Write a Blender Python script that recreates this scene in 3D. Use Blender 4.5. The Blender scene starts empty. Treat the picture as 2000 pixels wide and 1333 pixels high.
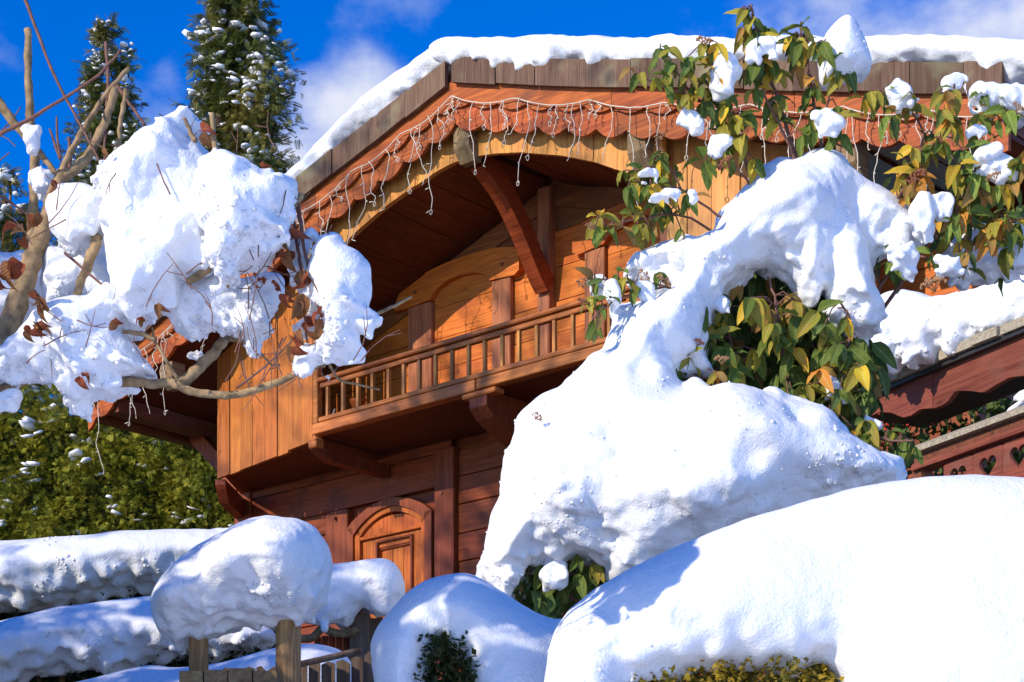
import bpy, bmesh, math, random, time
import numpy as np
import openvdb as vdb
from mathutils import Vector, Matrix, noise as mnoise
T0 = time.time()
sc = bpy.context.scene
COL = sc.collection
rng = np.random.default_rng(7)
random.seed(7)

# ------------------------------------------------------------------ camera, sky, sun, exposure
CAMZ = 1.6          # eye height above the ground the photographer stands on
F = 4141.0          # focal length and principal point, in pixels of the 2000 px wide photograph
CX, CY = 1000.0, 2000.0
cam = bpy.data.cameras.new("camera")
cam.sensor_width = 36.0
cam.lens = F / 2000.0 * 36.0
cam.shift_y = (CY - 666.5) / 2000.0
cam.clip_start, cam.clip_end = 0.1, 3000.0
camo = bpy.data.objects.new("camera", cam)
COL.objects.link(camo)
camo.location = (0, 0, CAMZ)
camo.rotation_euler = (math.pi / 2, 0, 0)
sc.camera = camo

SUN_DIR = Vector((0.765, 0.650, -0.47)).normalized()      # the way the light travels
sun = bpy.data.lights.new("sun", 'SUN')
sun.energy = 4.5
sun.angle = math.radians(0.53)
sun.color = (1.0, 0.90, 0.74)
suno = bpy.data.objects.new("sun", sun)
COL.objects.link(suno)
suno.rotation_euler = SUN_DIR.to_track_quat('-Z', 'Y').to_euler()
suno.location = (-8, -6, 9)

world = bpy.data.worlds.new("World")
sc.world = world
world.use_nodes = True
wn, wl = world.node_tree.nodes, world.node_tree.links
wn.clear()


def N(tree, typ, **kw):
    n = tree.nodes.new(typ)
    for k, v in kw.items():
        if k.startswith('i_'):
            n.inputs[k[2:].replace('_', ' ')].default_value = v
        else:
            setattr(n, k, v)
    return n


def build_world():
    t = world.node_tree
    L = t.links.new
    sky = N(t, 'ShaderNodeTexSky', sky_type='NISHITA', sun_disc=False)
    to_sun = -SUN_DIR
    sky.sun_elevation = math.asin(to_sun.z)
    sky.sun_rotation = math.atan2(to_sun.x, to_sun.y)
    sky.altitude = 1800
    sky.air_density = 1.0
    sky.dust_density = 0.3
    sky.ozone_density = 3.0
    hs = N(t, 'ShaderNodeHueSaturation')
    hs.inputs['Hue'].default_value = 0.520
    hs.inputs['Saturation'].default_value = 1.58
    hs.inputs['Value'].default_value = 1.82
    L(sky.outputs[0], hs.inputs['Color'])
    tc = N(t, 'ShaderNodeTexCoord')
    # clouds: fractal noise over the sky dome, thick where the broad noise is high
    mp = N(t, 'ShaderNodeMapping')
    mp.inputs['Scale'].default_value = (1, 1, 1.5)
    L(tc.outputs['Generated'], mp.inputs['Vector'])
    n1 = N(t, 'ShaderNodeTexNoise')
    n1.inputs['Scale'].default_value = 11.0
    n1.inputs['Detail'].default_value = 8.0
    n1.inputs['Roughness'].default_value = 0.55
    L(mp.outputs[0], n1.inputs['Vector'])
    # cumulus puffs stand at these bearings (direction vectors), one more broad field elsewhere
    acc = None
    puffs = [((660, 210), 0.030, 0.85), ((600, 300), 0.035, 0.7), ((690, 130), 0.016, 0.5), ((340, 150), 0.018, 0.45), ((300, 250), 0.03, 0.35),
             ((1850, 40), 0.06, 0.85), ((1650, 20), 0.05, 0.7), ((2100, 0), 0.08, 0.8), ((1480, 60), 0.02, 0.5), ((1560, 330), 0.09, 0.6),
             ((2500, -200), 0.12, 0.8), ((3300, 600), 0.2, 0.7), ((-1700, -300), 0.16, 0.7)]
    for (px, py), r, a in puffs:
        d = Vector(((px - CX) / F, 1.0, (CY - py) / F)).normalized()
        dist = N(t, 'ShaderNodeVectorMath', operation='DISTANCE')
        L(tc.outputs['Generated'], dist.inputs[0])
        dist.inputs[1].default_value = d
        mr = N(t, 'ShaderNodeMapRange', interpolation_type='SMOOTHSTEP')
        mr.inputs['From Min'].default_value = r * 1.5
        mr.inputs['From Max'].default_value = 0.0
        mr.inputs['To Min'].default_value = 0.0
        mr.inputs['To Max'].default_value = a
        L(dist.outputs['Value'], mr.inputs['Value'])
        if acc is None:
            acc = mr.outputs[0]
        else:
            mx = N(t, 'ShaderNodeMath', operation='MAXIMUM')
            L(acc, mx.inputs[0])
            L(mr.outputs[0], mx.inputs[1])
            acc = mx.outputs[0]
    nn = N(t, 'ShaderNodeMapRange')
    nn.inputs['From Min'].default_value = 0.30
    nn.inputs['From Max'].default_value = 0.70
    nn.inputs['To Min'].default_value = -0.62
    nn.inputs['To Max'].default_value = 0.36
    nn.clamp = False
    L(n1.outputs['Fac'], nn.inputs['Value'])
    ad = N(t, 'ShaderNodeMath', operation='ADD')
    L(acc, ad.inputs[0])
    L(nn.outputs[0], ad.inputs[1])
    cl = N(t, 'ShaderNodeMapRange', interpolation_type='SMOOTHSTEP')
    cl.inputs['From Min'].default_value = 0.12
    cl.inputs['From Max'].default_value = 1.0
    cl.inputs['To Max'].default_value = 0.9
    L(ad.outputs[0], cl.inputs['Value'])
    mix = N(t, 'ShaderNodeMix', data_type='RGBA')
    L(cl.outputs[0], mix.inputs['Factor'])
    L(hs.outputs[0], mix.inputs[6])
    mix.inputs[7].default_value = (7.0, 7.1, 7.5, 1)
    bg = N(t, 'ShaderNodeBackground')
    bg.inputs['Strength'].default_value = 0.12
    L(mix.outputs[2], bg.inputs['Color'])
    out = N(t, 'ShaderNodeOutputWorld')
    L(bg.outputs[0], out.inputs['Surface'])


build_world()
sc.view_settings.view_transform = 'Standard'
sc.view_settings.look = 'None'
sc.view_settings.exposure = 0.16
sc.view_settings.gamma = 1.0
sc.view_settings.use_curve_mapping = False
sc.render.engine = 'CYCLES'
sc.cycles.use_denoising = True
sc.cycles.max_bounces = 8
sc.cycles.diffuse_bounces = 4
sc.cycles.transparent_max_bounces = 8


# ------------------------------------------------------------------ helpers
def P(px, py, D):
    """a point of the place: bearing as in the photograph, D metres in front of the camera"""
    return Vector(((px - CX) / F * D, D, CAMZ + (CY - py) / F * D))


def thing(name, label, cat, loc=(0, 0, 0), rz=0.0, group=None):
    o = bpy.data.objects.new(name, None)
    COL.objects.link(o)
    o.empty_display_size = 0.1
    o.location = loc
    o.rotation_euler = (0, 0, rz)
    o['label'] = label
    o['category'] = cat
    if group:
        o['group'] = group
    return o


def tag(o, label, cat, group=None):
    o['label'] = label
    o['category'] = cat
    if group:
        o['group'] = group
    return o


def mesh(name, V, Fc, mat, smooth=False):
    me = bpy.data.meshes.new(name)
    if isinstance(V, np.ndarray) and isinstance(Fc, np.ndarray):
        n, k = Fc.shape
        me.vertices.add(len(V))
        me.vertices.foreach_set('co', np.ascontiguousarray(V, dtype=np.float32).ravel())
        me.loops.add(n * k)
        me.loops.foreach_set('vertex_index', np.ascontiguousarray(Fc, dtype=np.int32).ravel())
        me.polygons.add(n)
        me.polygons.foreach_set('loop_start', np.arange(0, n * k, k, dtype=np.int32))
        me.polygons.foreach_set('loop_total', np.full(n, k, dtype=np.int32))
        me.update(calc_edges=True)
    else:
        me.from_pydata([tuple(v) for v in V], [], [tuple(f) for f in Fc])
        me.update()
    if mat:
        for m in (mat if isinstance(mat, (list, tuple)) else [mat]):
            me.materials.append(m)
    if smooth:
        me.polygons.foreach_set('use_smooth', np.ones(len(me.polygons), dtype=bool))
    return me


def outward(V, Q):
    """quads wound so that their normals point out of the body"""
    a, b_, c, d = (V[Q[:, i]] for i in range(4))
    vol = np.einsum('ij,ij->i', a, np.cross(b_, c)).sum() + np.einsum('ij,ij->i', a, np.cross(c, d)).sum()
    return Q if vol > 0 else Q[:, ::-1]


def link(name, me, parent=None, kind=None):
    o = bpy.data.objects.new(name, me)
    COL.objects.link(o)
    if parent is not None:
        o.parent = parent
    if kind:
        o['kind'] = kind
    return o


def put(name, V, Fc, mat, parent=None, smooth=False, kind=None):
    """V are world positions; they become local to a parent that only has a location"""
    V = np.asarray(V, dtype=float)
    if parent is not None:
        p, off = parent, np.zeros(3)
        while p is not None:
            off += np.array(p.location)
            p = p.parent
        V = V - off
    return link(name, mesh(name, V, np.asarray(Fc) if isinstance(Fc, np.ndarray) else Fc, mat, smooth), parent, kind)


class MB:
    """collects boxes, prisms and tubes into one mesh"""

    def __init__(s):
        s.V, s.F = [], []

    def add(s, V, Fc):
        b = len(s.V)
        s.V += [tuple(v) for v in V]
        s.F += [tuple(i + b for i in f) for f in Fc]
        return s

    def box(s, a0, a1, b0, b1, c0, c1):
        V = [(x, y, z) for z in (c0, c1) for (x, y) in ((a0, b0), (a1, b0), (a1, b1), (a0, b1))]
        return s.add(V, [(3, 2, 1, 0), (4, 5, 6, 7), (0, 1, 5, 4), (1, 2, 6, 5), (2, 3, 7, 6), (3, 0, 4, 7)])

    def strip(s, top, bot, d0, d1):
        """a board in the x-z plane from two matching polylines, thick from d0 to d1 in y"""
        n = len(top)
        V = []
        for (x, z), (x2, z2) in zip(top, bot):
            V += [(x, d0, z), (x2, d0, z2), (x2, d1, z2), (x, d1, z)]
        Fc = []
        for i in range(n - 1):
            a, b = 4 * i, 4 * i + 4
            Fc += [(a, a + 1, b + 1, b), (a + 1, a + 2, b + 2, b + 1), (a + 2, a + 3, b + 3, b + 2), (a + 3, a, b, b + 3)]
        Fc += [(3, 2, 1, 0), (4 * n - 4, 4 * n - 3, 4 * n - 2, 4 * n - 1)]
        return s.add(V, Fc)

    def tube(s, pts, r, k=6):
        V, Fc = tube(pts, r, k)
        return s.add(V, Fc)

    def obj(s, name, mat, parent=None, smooth=False, kind=None):
        return link(name, mesh(name, s.V, s.F, mat, smooth), parent, kind)


def tube(pts, r, k=6, wob=0.0):
    pts = [Vector(p) for p in pts]
    n = len(pts)
    rs = r if isinstance(r, (list, tuple)) else [r] * n
    V, Fc = [], []
    ref = None
    for i, p in enumerate(pts):
        t = (pts[min(i + 1, n - 1)] - pts[max(i - 1, 0)])
        t = t.normalized() if t.length > 1e-9 else Vector((0, 0, 1))
        if ref is None:
            ref = Vector((0, 0, 1)) if abs(t.z) < 0.9 else Vector((1, 0, 0))
        a = (ref - t * ref.dot(t))
        a = a.normalized() if a.length > 1e-6 else t.orthogonal().normalized()
        ref = a
        b = t.cross(a)
        for j in range(k):
            w = 2 * math.pi * j / k
            rr = rs[i] * (1 + wob * mnoise.noise(p * 37 + Vector((math.cos(w), math.sin(w), 0)) * 0.8))
            V.append(p + (a * math.cos(w) + b * math.sin(w)) * rr)
    for i in range(n - 1):
        for j in range(k):
            a, b = i * k + j, i * k + (j + 1) % k
            Fc.append((a, b, b + k, a + k))
    Fc.append(tuple(range(k - 1, -1, -1)))
    Fc.append(tuple(range((n - 1) * k, n * k)))
    return V, Fc


def smooth_path(pts, per=6):
    """Catmull-Rom through points (Vectors or tuples of any length)"""
    pts = [np.asarray(p, dtype=float) for p in pts]
    out = []
    for i in range(len(pts) - 1):
        p0, p1, p2, p3 = pts[max(i - 1, 0)], pts[i], pts[i + 1], pts[min(i + 2, len(pts) - 1)]
        for k in range(per):
            t = k / per
            out.append(0.5 * ((2 * p1) + (-p0 + p2) * t + (2 * p0 - 5 * p1 + 4 * p2 - p3) * t * t + (-p0 + 3 * p1 - 3 * p2 + p3) * t ** 3))
    out.append(pts[-1])
    return out


# ------------------------------------------------------------------ materials
def new_mat(name):
    m = bpy.data.materials.new(name)
    m.use_nodes = True
    t = m.node_tree
    t.nodes.clear()
    out = N(t, 'ShaderNodeOutputMaterial')
    b = N(t, 'ShaderNodeBsdfPrincipled')
    t.links.new(b.outputs[0], out.inputs['Surface'])
    return m, t, b


def wood(name, c, axis='x', dark=0.55, scale=5.0, rough=0.55, var=0.15, hue=0.008, stain=None, bump=0.25):
    m, t, b = new_mat(name)
    L = t.links.new
    tc = N(t, 'ShaderNodeTexCoord')
    oi = N(t, 'ShaderNodeObjectInfo')
    off = N(t, 'ShaderNodeVectorMath', operation='SCALE')
    comb = N(t, 'ShaderNodeCombineXYZ')
    for i in range(3):
        L(oi.outputs['Random'], comb.inputs[i])
    L(comb.outputs[0], off.inputs[0])
    off.inputs['Scale'].default_value = 37.0
    add = N(t, 'ShaderNodeVectorMath', operation='ADD')
    L(tc.outputs['Object'], add.inputs[0])
    L(off.outputs[0], add.inputs[1])
    mp = N(t, 'ShaderNodeMapping')
    s = [scale * 9] * 3
    s['xyz'.index(axis)] = scale * 0.5
    mp.inputs['Scale'].default_value = s
    L(add.outputs[0], mp.inputs['Vector'])
    n1 = N(t, 'ShaderNodeTexNoise')
    n1.inputs['Scale'].default_value = 1.0
    n1.inputs['Detail'].default_value = 5
    n1.inputs['Roughness'].default_value = 0.62
    n1.inputs['Distortion'].default_value = 0.9
    L(mp.outputs[0], n1.inputs['Vector'])
    n2 = N(t, 'ShaderNodeTexNoise')
    n2.inputs['Scale'].default_value = 3.2
    n2.inputs['Detail'].default_value = 4
    L(add.outputs[0], n2.inputs['Vector'])
    cr = N(t, 'ShaderNodeValToRGB')
    cr.color_ramp.elements[0].position = 0.33
    cr.color_ramp.elements[1].position = 0.66
    cr.color_ramp.elements[0].color = (c[0] * dark, c[1] * dark * 0.8, c[2] * dark * 0.75, 1)
    cr.color_ramp.elements[1].color = (min(c[0] * 1.12, 1), c[1] * 1.12, c[2] * 1.1, 1)
    L(n1.outputs['Fac'], cr.inputs[0])
    # knots and worn patches
    mx = N(t, 'ShaderNodeMix', data_type='RGBA')
    mr = N(t, 'ShaderNodeMapRange', interpolation_type='SMOOTHSTEP')
    mr.inputs['From Min'].default_value = 0.52
    mr.inputs['From Max'].default_value = 0.75
    mr.inputs['To Max'].default_value = 0.85
    L(n2.outputs['Fac'], mr.inputs['Value'])
    L(mr.outputs[0], mx.inputs['Factor'])
    L(cr.outputs[0], mx.inputs[6])
    st = stain or (c[0] * 0.6, c[1] * 0.5, c[2] * 0.5)
    mx.inputs[7].default_value = (*st, 1)
    vo = N(t, 'ShaderNodeTexVoronoi')
    vo.inputs['Scale'].default_value = 1.0
    mk = N(t, 'ShaderNodeMapping')
    ks = [scale * 1.3] * 3
    ks['xyz'.index(axis)] = scale * 0.45
    mk.inputs['Scale'].default_value = ks
    L(add.outputs[0], mk.inputs['Vector'])
    L(mk.outputs[0], vo.inputs['Vector'])
    kr = N(t, 'ShaderNodeMapRange', interpolation_type='SMOOTHSTEP')
    kr.inputs['From Min'].default_value = 0.10
    kr.inputs['From Max'].default_value = 0.03
    kr.inputs['To Max'].default_value = 0.75
    L(vo.outputs['Distance'], kr.inputs['Value'])
    mk2 = N(t, 'ShaderNodeMix', data_type='RGBA')
    L(kr.outputs[0], mk2.inputs['Factor'])
    L(mx.outputs[2], mk2.inputs[6])
    mk2.inputs[7].default_value = (c[0] * 0.35, c[1] * 0.28, c[2] * 0.25, 1)
    hs = N(t, 'ShaderNodeHueSaturation')
    vr = N(t, 'ShaderNodeMapRange')
    vr.inputs['To Min'].default_value = 1 - var
    vr.inputs['To Max'].default_value = 1 + var
    L(oi.outputs['Random'], vr.inputs['Value'])
    L(vr.outputs[0], hs.inputs['Value'])
    fr = N(t, 'ShaderNodeMath', operation='MULTIPLY_ADD')
    fr2 = N(t, 'ShaderNodeMath', operation='FRACT')
    ml = N(t, 'ShaderNodeMath', operation='MULTIPLY')
    ml.inputs[1].default_value = 17.31
    L(oi.outputs['Random'], ml.inputs[0])
    L(ml.outputs[0], fr2.inputs[0])
    L(fr2.outputs[0], fr.inputs[0])
    fr.inputs[1].default_value = hue
    fr.inputs[2].default_value = 0.5 - hue / 2
    L(fr.outputs[0], hs.inputs['Hue'])
    L(mk2.outputs[2], hs.inputs['Color'])
    L(hs.outputs[0], b.inputs['Base Color'])
    b.inputs['Roughness'].default_value = rough
    b.inputs['Specular IOR Level'].default_value = 0.25
    bp = N(t, 'ShaderNodeBump')
    bp.inputs['Strength'].default_value = bump
    bp.inputs['Distance'].default_value = 0.006
    L(n1.outputs['Fac'], bp.inputs['Height'])
    L(bp.outputs[0], b.inputs['Normal'])
    return m


def plain(name, c, rough=0.6, nscale=30.0, amount=0.3, bump=0.2, bdist=0.004, spec=0.3):
    m, t, b = new_mat(name)
    L = t.links.new
    tc = N(t, 'ShaderNodeTexCoord')
    n1 = N(t, 'ShaderNodeTexNoise')
    n1.inputs['Scale'].default_value = nscale
    n1.inputs['Detail'].default_value = 6
    L(tc.outputs['Object'], n1.inputs['Vector'])
    cr = N(t, 'ShaderNodeValToRGB')
    cr.color_ramp.elements[0].position = 0.3
    cr.color_ramp.elements[1].position = 0.7
    cr.color_ramp.elements[0].color = tuple(x * (1 - amount) for x in c) + (1,)
    cr.color_ramp.elements[1].color = tuple(min(x * (1 + amount), 1) for x in c) + (1,)
    L(n1.outputs['Fac'], cr.inputs[0])
    L(cr.outputs[0], b.inputs['Base Color'])
    b.inputs['Roughness'].default_value = rough
    b.inputs['Specular IOR Level'].default_value = spec
    bp = N(t, 'ShaderNodeBump')
    bp.inputs['Strength'].default_value = bump
    bp.inputs['Distance'].default_value = bdist
    L(n1.outputs['Fac'], bp.inputs['Height'])
    L(bp.outputs[0], b.inputs['Normal'])
    return m


def snow_mat(name, fine=1.0, sss=0.25):
    m, t, b = new_mat(name)
    L = t.links.new
    tc = N(t, 'ShaderNodeTexCoord')
    n1 = N(t, 'ShaderNodeTexNoise')
    n1.inputs['Scale'].default_value = 38.0 / fine
    n1.inputs['Detail'].default_value = 5
    n1.inputs['Roughness'].default_value = 0.6
    n2 = N(t, 'ShaderNodeTexNoise')
    n2.inputs['Scale'].default_value = 135.0 / fine
    n2.inputs['Detail'].default_value = 3
    L(tc.outputs['Object'], n1.inputs['Vector'])
    L(tc.outputs['Object'], n2.inputs['Vector'])
    b1 = N(t, 'ShaderNodeBump')
    b1.inputs['Strength'].default_value = 0.45
    b1.inputs['Distance'].default_value = 0.014 * fine
    b2 = N(t, 'ShaderNodeBump')
    b2.inputs['Strength'].default_value = 0.5
    b2.inputs['Distance'].default_value = 0.006 * fine
    L(n1.outputs['Fac'], b1.inputs['Height'])
    L(n2.outputs['Fac'], b2.inputs['Height'])
    L(b1.outputs[0], b2.inputs['Normal'])
    L(b2.outputs[0], b.inputs['Normal'])
    b.inputs['Base Color'].default_value = (0.845, 0.86, 0.885, 1)
    b.inputs['Roughness'].default_value = 0.55
    b.inputs['Specular IOR Level'].default_value = 0.25
    b.inputs['Subsurface Weight'].default_value = sss
    b.inputs['Subsurface Radius'].default_value = (1.0, 1.15, 1.4)
    b.inputs['Subsurface Scale'].default_value = 0.03 * fine
    return m


def leaf_mat(name, c, c2, vein=(0.5, 0.5, 0.25), trans=0.28, rough=0.62):
    """leaf with a pale midrib, side veins raised as relief, and a second hue towards the tip or edge"""
    m, t, b = new_mat(name)
    L = t.links.new
    uv = N(t, 'ShaderNodeUVMap')
    sp = N(t, 'ShaderNodeSeparateXYZ')
    L(uv.outputs[0], sp.inputs[0])
    au = N(t, 'ShaderNodeMath', operation='ABSOLUTE')
    su = N(t, 'ShaderNodeMath', operation='SUBTRACT')
    L(sp.outputs['X'], su.inputs[0])
    su.inputs[1].default_value = 0.5
    L(su.outputs[0], au.inputs[0])
    # side veins
    ma = N(t, 'ShaderNodeMath', operation='MULTIPLY_ADD')
    L(au.outputs[0], ma.inputs[0])
    ma.inputs[1].default_value = -0.55
    L(sp.outputs['Y'], ma.inputs[2])
    mu = N(t, 'ShaderNodeMath', operation='MULTIPLY')
    L(ma.outputs[0], mu.inputs[0])
    mu.inputs[1].default_value = 62.0
    sn = N(t, 'ShaderNodeMath', operation='SINE')
    L(mu.outputs[0], sn.inputs[0])
    mid = N(t, 'ShaderNodeMapRange', interpolation_type='SMOOTHSTEP')
    mid.inputs['From Min'].default_value = 0.055
    mid.inputs['From Max'].default_value = 0.01
    mid.inputs['To Max'].default_value = 0.7
    L(au.outputs[0], mid.inputs['Value'])
    tc = N(t, 'ShaderNodeTexCoord')
    oi = N(t, 'ShaderNodeObjectInfo')
    nz = N(t, 'ShaderNodeTexNoise', noise_dimensions='4D')
    nz.inputs['Scale'].default_value = 14
    L(tc.outputs['Object'], nz.inputs['Vector'])
    wm = N(t, 'ShaderNodeMath', operation='MULTIPLY')
    wm.inputs[1].default_value = 50
    L(oi.outputs['Random'], wm.inputs[0])
    L(wm.outputs[0], nz.inputs['W'])
    mr = N(t, 'ShaderNodeMapRange', interpolation_type='SMOOTHSTEP')
    mr.inputs['From Min'].default_value = 0.40
    mr.inputs['From Max'].default_value = 0.66
    L(nz.outputs['Fac'], mr.inputs['Value'])
    mx = N(t, 'ShaderNodeMix', data_type='RGBA')
    L(mr.outputs[0], mx.inputs['Factor'])
    mx.inputs[6].default_value = (*c, 1)
    mx.inputs[7].default_value = (*c2, 1)
    mv = N(t, 'ShaderNodeMix', data_type='RGBA')
    L(mid.outputs[0], mv.inputs['Factor'])
    L(mx.outputs[2], mv.inputs[6])
    mv.inputs[7].default_value = (*vein, 1)
    hs = N(t, 'ShaderNodeHueSaturation')
    vr = N(t, 'ShaderNodeMapRange')
    vr.inputs['To Min'].default_value = 0.7
    vr.inputs['To Max'].default_value = 1.3
    L(oi.outputs['Random'], vr.inputs['Value'])
    L(vr.outputs[0], hs.inputs['Value'])
    L(mv.outputs[2], hs.inputs['Color'])
    L(hs.outputs[0], b.inputs['Base Color'])
    b.inputs['Roughness'].default_value = rough
    b.inputs['Specular IOR Level'].default_value = 0.22
    bp = N(t, 'ShaderNodeBump')
    bp.inputs['Strength'].default_value = 0.3
    bp.inputs['Distance'].default_value = 0.003
    L(sn.outputs[0], bp.inputs['Height'])
    L(bp.outputs[0], b.inputs['Normal'])
    tr = N(t, 'ShaderNodeBsdfTranslucent')
    L(hs.outputs[0], tr.inputs['Color'])
    ms = N(t, 'ShaderNodeMixShader')
    ms.inputs[0].default_value = trans
    L(b.outputs[0], ms.inputs[1])
    L(tr.outputs[0], ms.inputs[2])
    L(ms.outputs[0], t.nodes['Material Output'].inputs['Surface'])
    return m


def needle_mat(name, c, c2, scale=3.0):
    m, t, b = new_mat(name)
    L = t.links.new
    tc = N(t, 'ShaderNodeTexCoord')
    n1 = N(t, 'ShaderNodeTexNoise')
    n1.inputs['Scale'].default_value = scale
    n1.inputs['Detail'].default_value = 5
    n1.inputs['Roughness'].default_value = 0.7
    L(tc.outputs['Object'], n1.inputs['Vector'])
    mr = N(t, 'ShaderNodeMapRange', interpolation_type='SMOOTHSTEP')
    mr.inputs['From Min'].default_value = 0.38
    mr.inputs['From Max'].default_value = 0.62
    L(n1.outputs['Fac'], mr.inputs['Value'])
    mx = N(t, 'ShaderNodeMix', data_type='RGBA')
    L(mr.outputs[0], mx.inputs['Factor'])
    mx.inputs[6].default_value = (*c, 1)
    mx.inputs[7].default_value = (*c2, 1)
    L(mx.outputs[2], b.inputs['Base Color'])
    b.inputs['Roughness'].default_value = 0.6
    b.inputs['Specular IOR Level'].default_value = 0.2
    tr = N(t, 'ShaderNodeBsdfTranslucent')
    L(mx.outputs[2], tr.inputs['Color'])
    ms = N(t, 'ShaderNodeMixShader')
    ms.inputs[0].default_value = 0.25
    L(b.outputs[0], ms.inputs[1])
    L(tr.outputs[0], ms.inputs[2])
    L(ms.outputs[0], t.nodes['Material Output'].inputs['Surface'])
    return m


SNOW = snow_mat('snow', 1.0, 0.3)
SNOW_FAR = snow_mat('snow_far', 2.0, 0.15)
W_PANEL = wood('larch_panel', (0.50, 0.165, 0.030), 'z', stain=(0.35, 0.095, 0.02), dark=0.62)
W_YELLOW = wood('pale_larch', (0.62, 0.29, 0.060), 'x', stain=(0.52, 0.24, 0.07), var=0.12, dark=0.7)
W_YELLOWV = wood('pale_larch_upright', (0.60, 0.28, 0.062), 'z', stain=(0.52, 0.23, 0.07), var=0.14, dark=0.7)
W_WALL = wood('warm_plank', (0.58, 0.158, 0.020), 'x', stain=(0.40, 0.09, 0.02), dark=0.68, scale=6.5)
W_SHADE = wood('shade_darkened_plank', (0.25, 0.085, 0.026), 'x', stain=(0.17, 0.055, 0.02))  # darker copy of the wall plank: shade under the loggia ceiling put into colour
W_POST = wood('grey_brown_post', (0.40, 0.15, 0.06), 'z', stain=(0.30, 0.10, 0.045))
W_RED = wood('red_plank', (0.27, 0.055, 0.013), 'x', stain=(0.11, 0.028, 0.012))
W_REDV = wood('red_upright', (0.24, 0.056, 0.017), 'z', stain=(0.20, 0.04, 0.014))
W_SHUT = wood('orange_shutter', (0.52, 0.13, 0.018), 'z', stain=(0.34, 0.075, 0.018))
W_BARGE = wood('orange_bargeboard', (0.41, 0.098, 0.018), 'x', stain=(0.14, 0.042, 0.016), dark=0.5, scale=4)
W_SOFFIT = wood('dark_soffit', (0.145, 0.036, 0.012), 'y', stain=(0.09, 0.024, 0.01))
W_BEAM = wood('dark_beam', (0.22, 0.075, 0.032), 'y', stain=(0.14, 0.05, 0.025))
W_RAIL = wood('rail_wood', (0.50, 0.17, 0.040), 'x', stain=(0.30, 0.10, 0.045))
W_BAL = wood('baluster_wood', (0.60, 0.25, 0.06), 'z', stain=(0.34, 0.14, 0.06), var=0.3)
W_SHINGLE = wood('weathered_shingle', (0.15, 0.092, 0.060), 'z', stain=(0.23, 0.20, 0.115), var=0.3, bump=0.5, rough=0.8)
W_END = wood('weathered_beam_end', (0.26, 0.18, 0.09), 'y', stain=(0.17, 0.13, 0.07), rough=0.8)
W_GREY = wood('grey_weathered_wood', (0.15, 0.105, 0.07), 'z', stain=(0.08, 0.055, 0.04), rough=0.85)
W_LOG = wood('split_log', (0.40, 0.24, 0.11), 'z', stain=(0.24, 0.15, 0.08), scale=14, dark=0.5, bump=0.5, rough=0.8)
W_PORCH = wood('faded_red_board', (0.22, 0.060, 0.034), 'x', stain=(0.17, 0.075, 0.05), rough=0.7)
W_CAP = plain('weathered_rail_cap', (0.34, 0.29, 0.21), 0.9, 90, 0.4, 0.6)
BARK = plain('grey_bark', (0.30, 0.20, 0.10), 0.85, 45, 0.45, 0.6, 0.006)
BARK_RED = plain('reddish_twig', (0.18, 0.085, 0.06), 0.7, 60, 0.3, 0.3)
CABLE = plain('cream_cable', (0.64, 0.57, 0.45), 0.5, 80, 0.15, 0.1)
IRON = plain('dark_iron', (0.03, 0.028, 0.027), 0.5, 60, 0.2, 0.1)
DRY = leaf_mat('dry_leaf', (0.24, 0.095, 0.035), (0.32, 0.15, 0.055), (0.36, 0.2, 0.1), 0.3)
DRY_RED = leaf_mat('dry_red_leaf', (0.22, 0.045, 0.02), (0.28, 0.08, 0.03), (0.3, 0.12, 0.06), 0.3)
DRY_PLAIN = plain('withered_beech_leaf', (0.25, 0.12, 0.05), 0.7, 20, 0.3, 0.1)
SEED = plain('seed_head', (0.36, 0.19, 0.09), 0.8, 200, 0.5, 0.2)
SEED_RED = plain('rusty_seed_head', (0.26, 0.095, 0.05), 0.8, 200, 0.5, 0.2)
BERRY = plain('red_berry', (0.42, 0.03, 0.015), 0.3, 40, 0.2, 0.0, spec=0.5)
LEAF = [leaf_mat('green_leaf', (0.14, 0.21, 0.03), (0.22, 0.28, 0.045), (0.38, 0.42, 0.16)),
        leaf_mat('dark_leaf', (0.07, 0.115, 0.028), (0.11, 0.15, 0.035), (0.24, 0.29, 0.12), 0.2),
        leaf_mat('olive_leaf', (0.31, 0.29, 0.035), (0.40, 0.29, 0.04), (0.52, 0.46, 0.16)),
        leaf_mat('yellow_leaf', (0.56, 0.42, 0.03), (0.60, 0.30, 0.03), (0.62, 0.5, 0.16)),
        leaf_mat('orange_leaf', (0.60, 0.22, 0.03), (0.54, 0.30, 0.05), (0.65, 0.42, 0.18)),
        leaf_mat('brown_leaf', (0.40, 0.21, 0.045), (0.33, 0.21, 0.06), (0.5, 0.34, 0.16))]
THUJA = needle_mat('thuja_green', (0.17, 0.22, 0.028), (0.42, 0.38, 0.04), 3.2)
THUJA_DARK = needle_mat('thuja_dark', (0.10, 0.13, 0.028), (0.21, 0.18, 0.036), 1.3)
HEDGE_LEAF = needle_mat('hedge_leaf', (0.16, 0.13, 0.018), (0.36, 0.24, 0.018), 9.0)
HEDGE_DARK = needle_mat('hedge_dark', (0.03, 0.05, 0.014), (0.05, 0.065, 0.02), 8.0)

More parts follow.
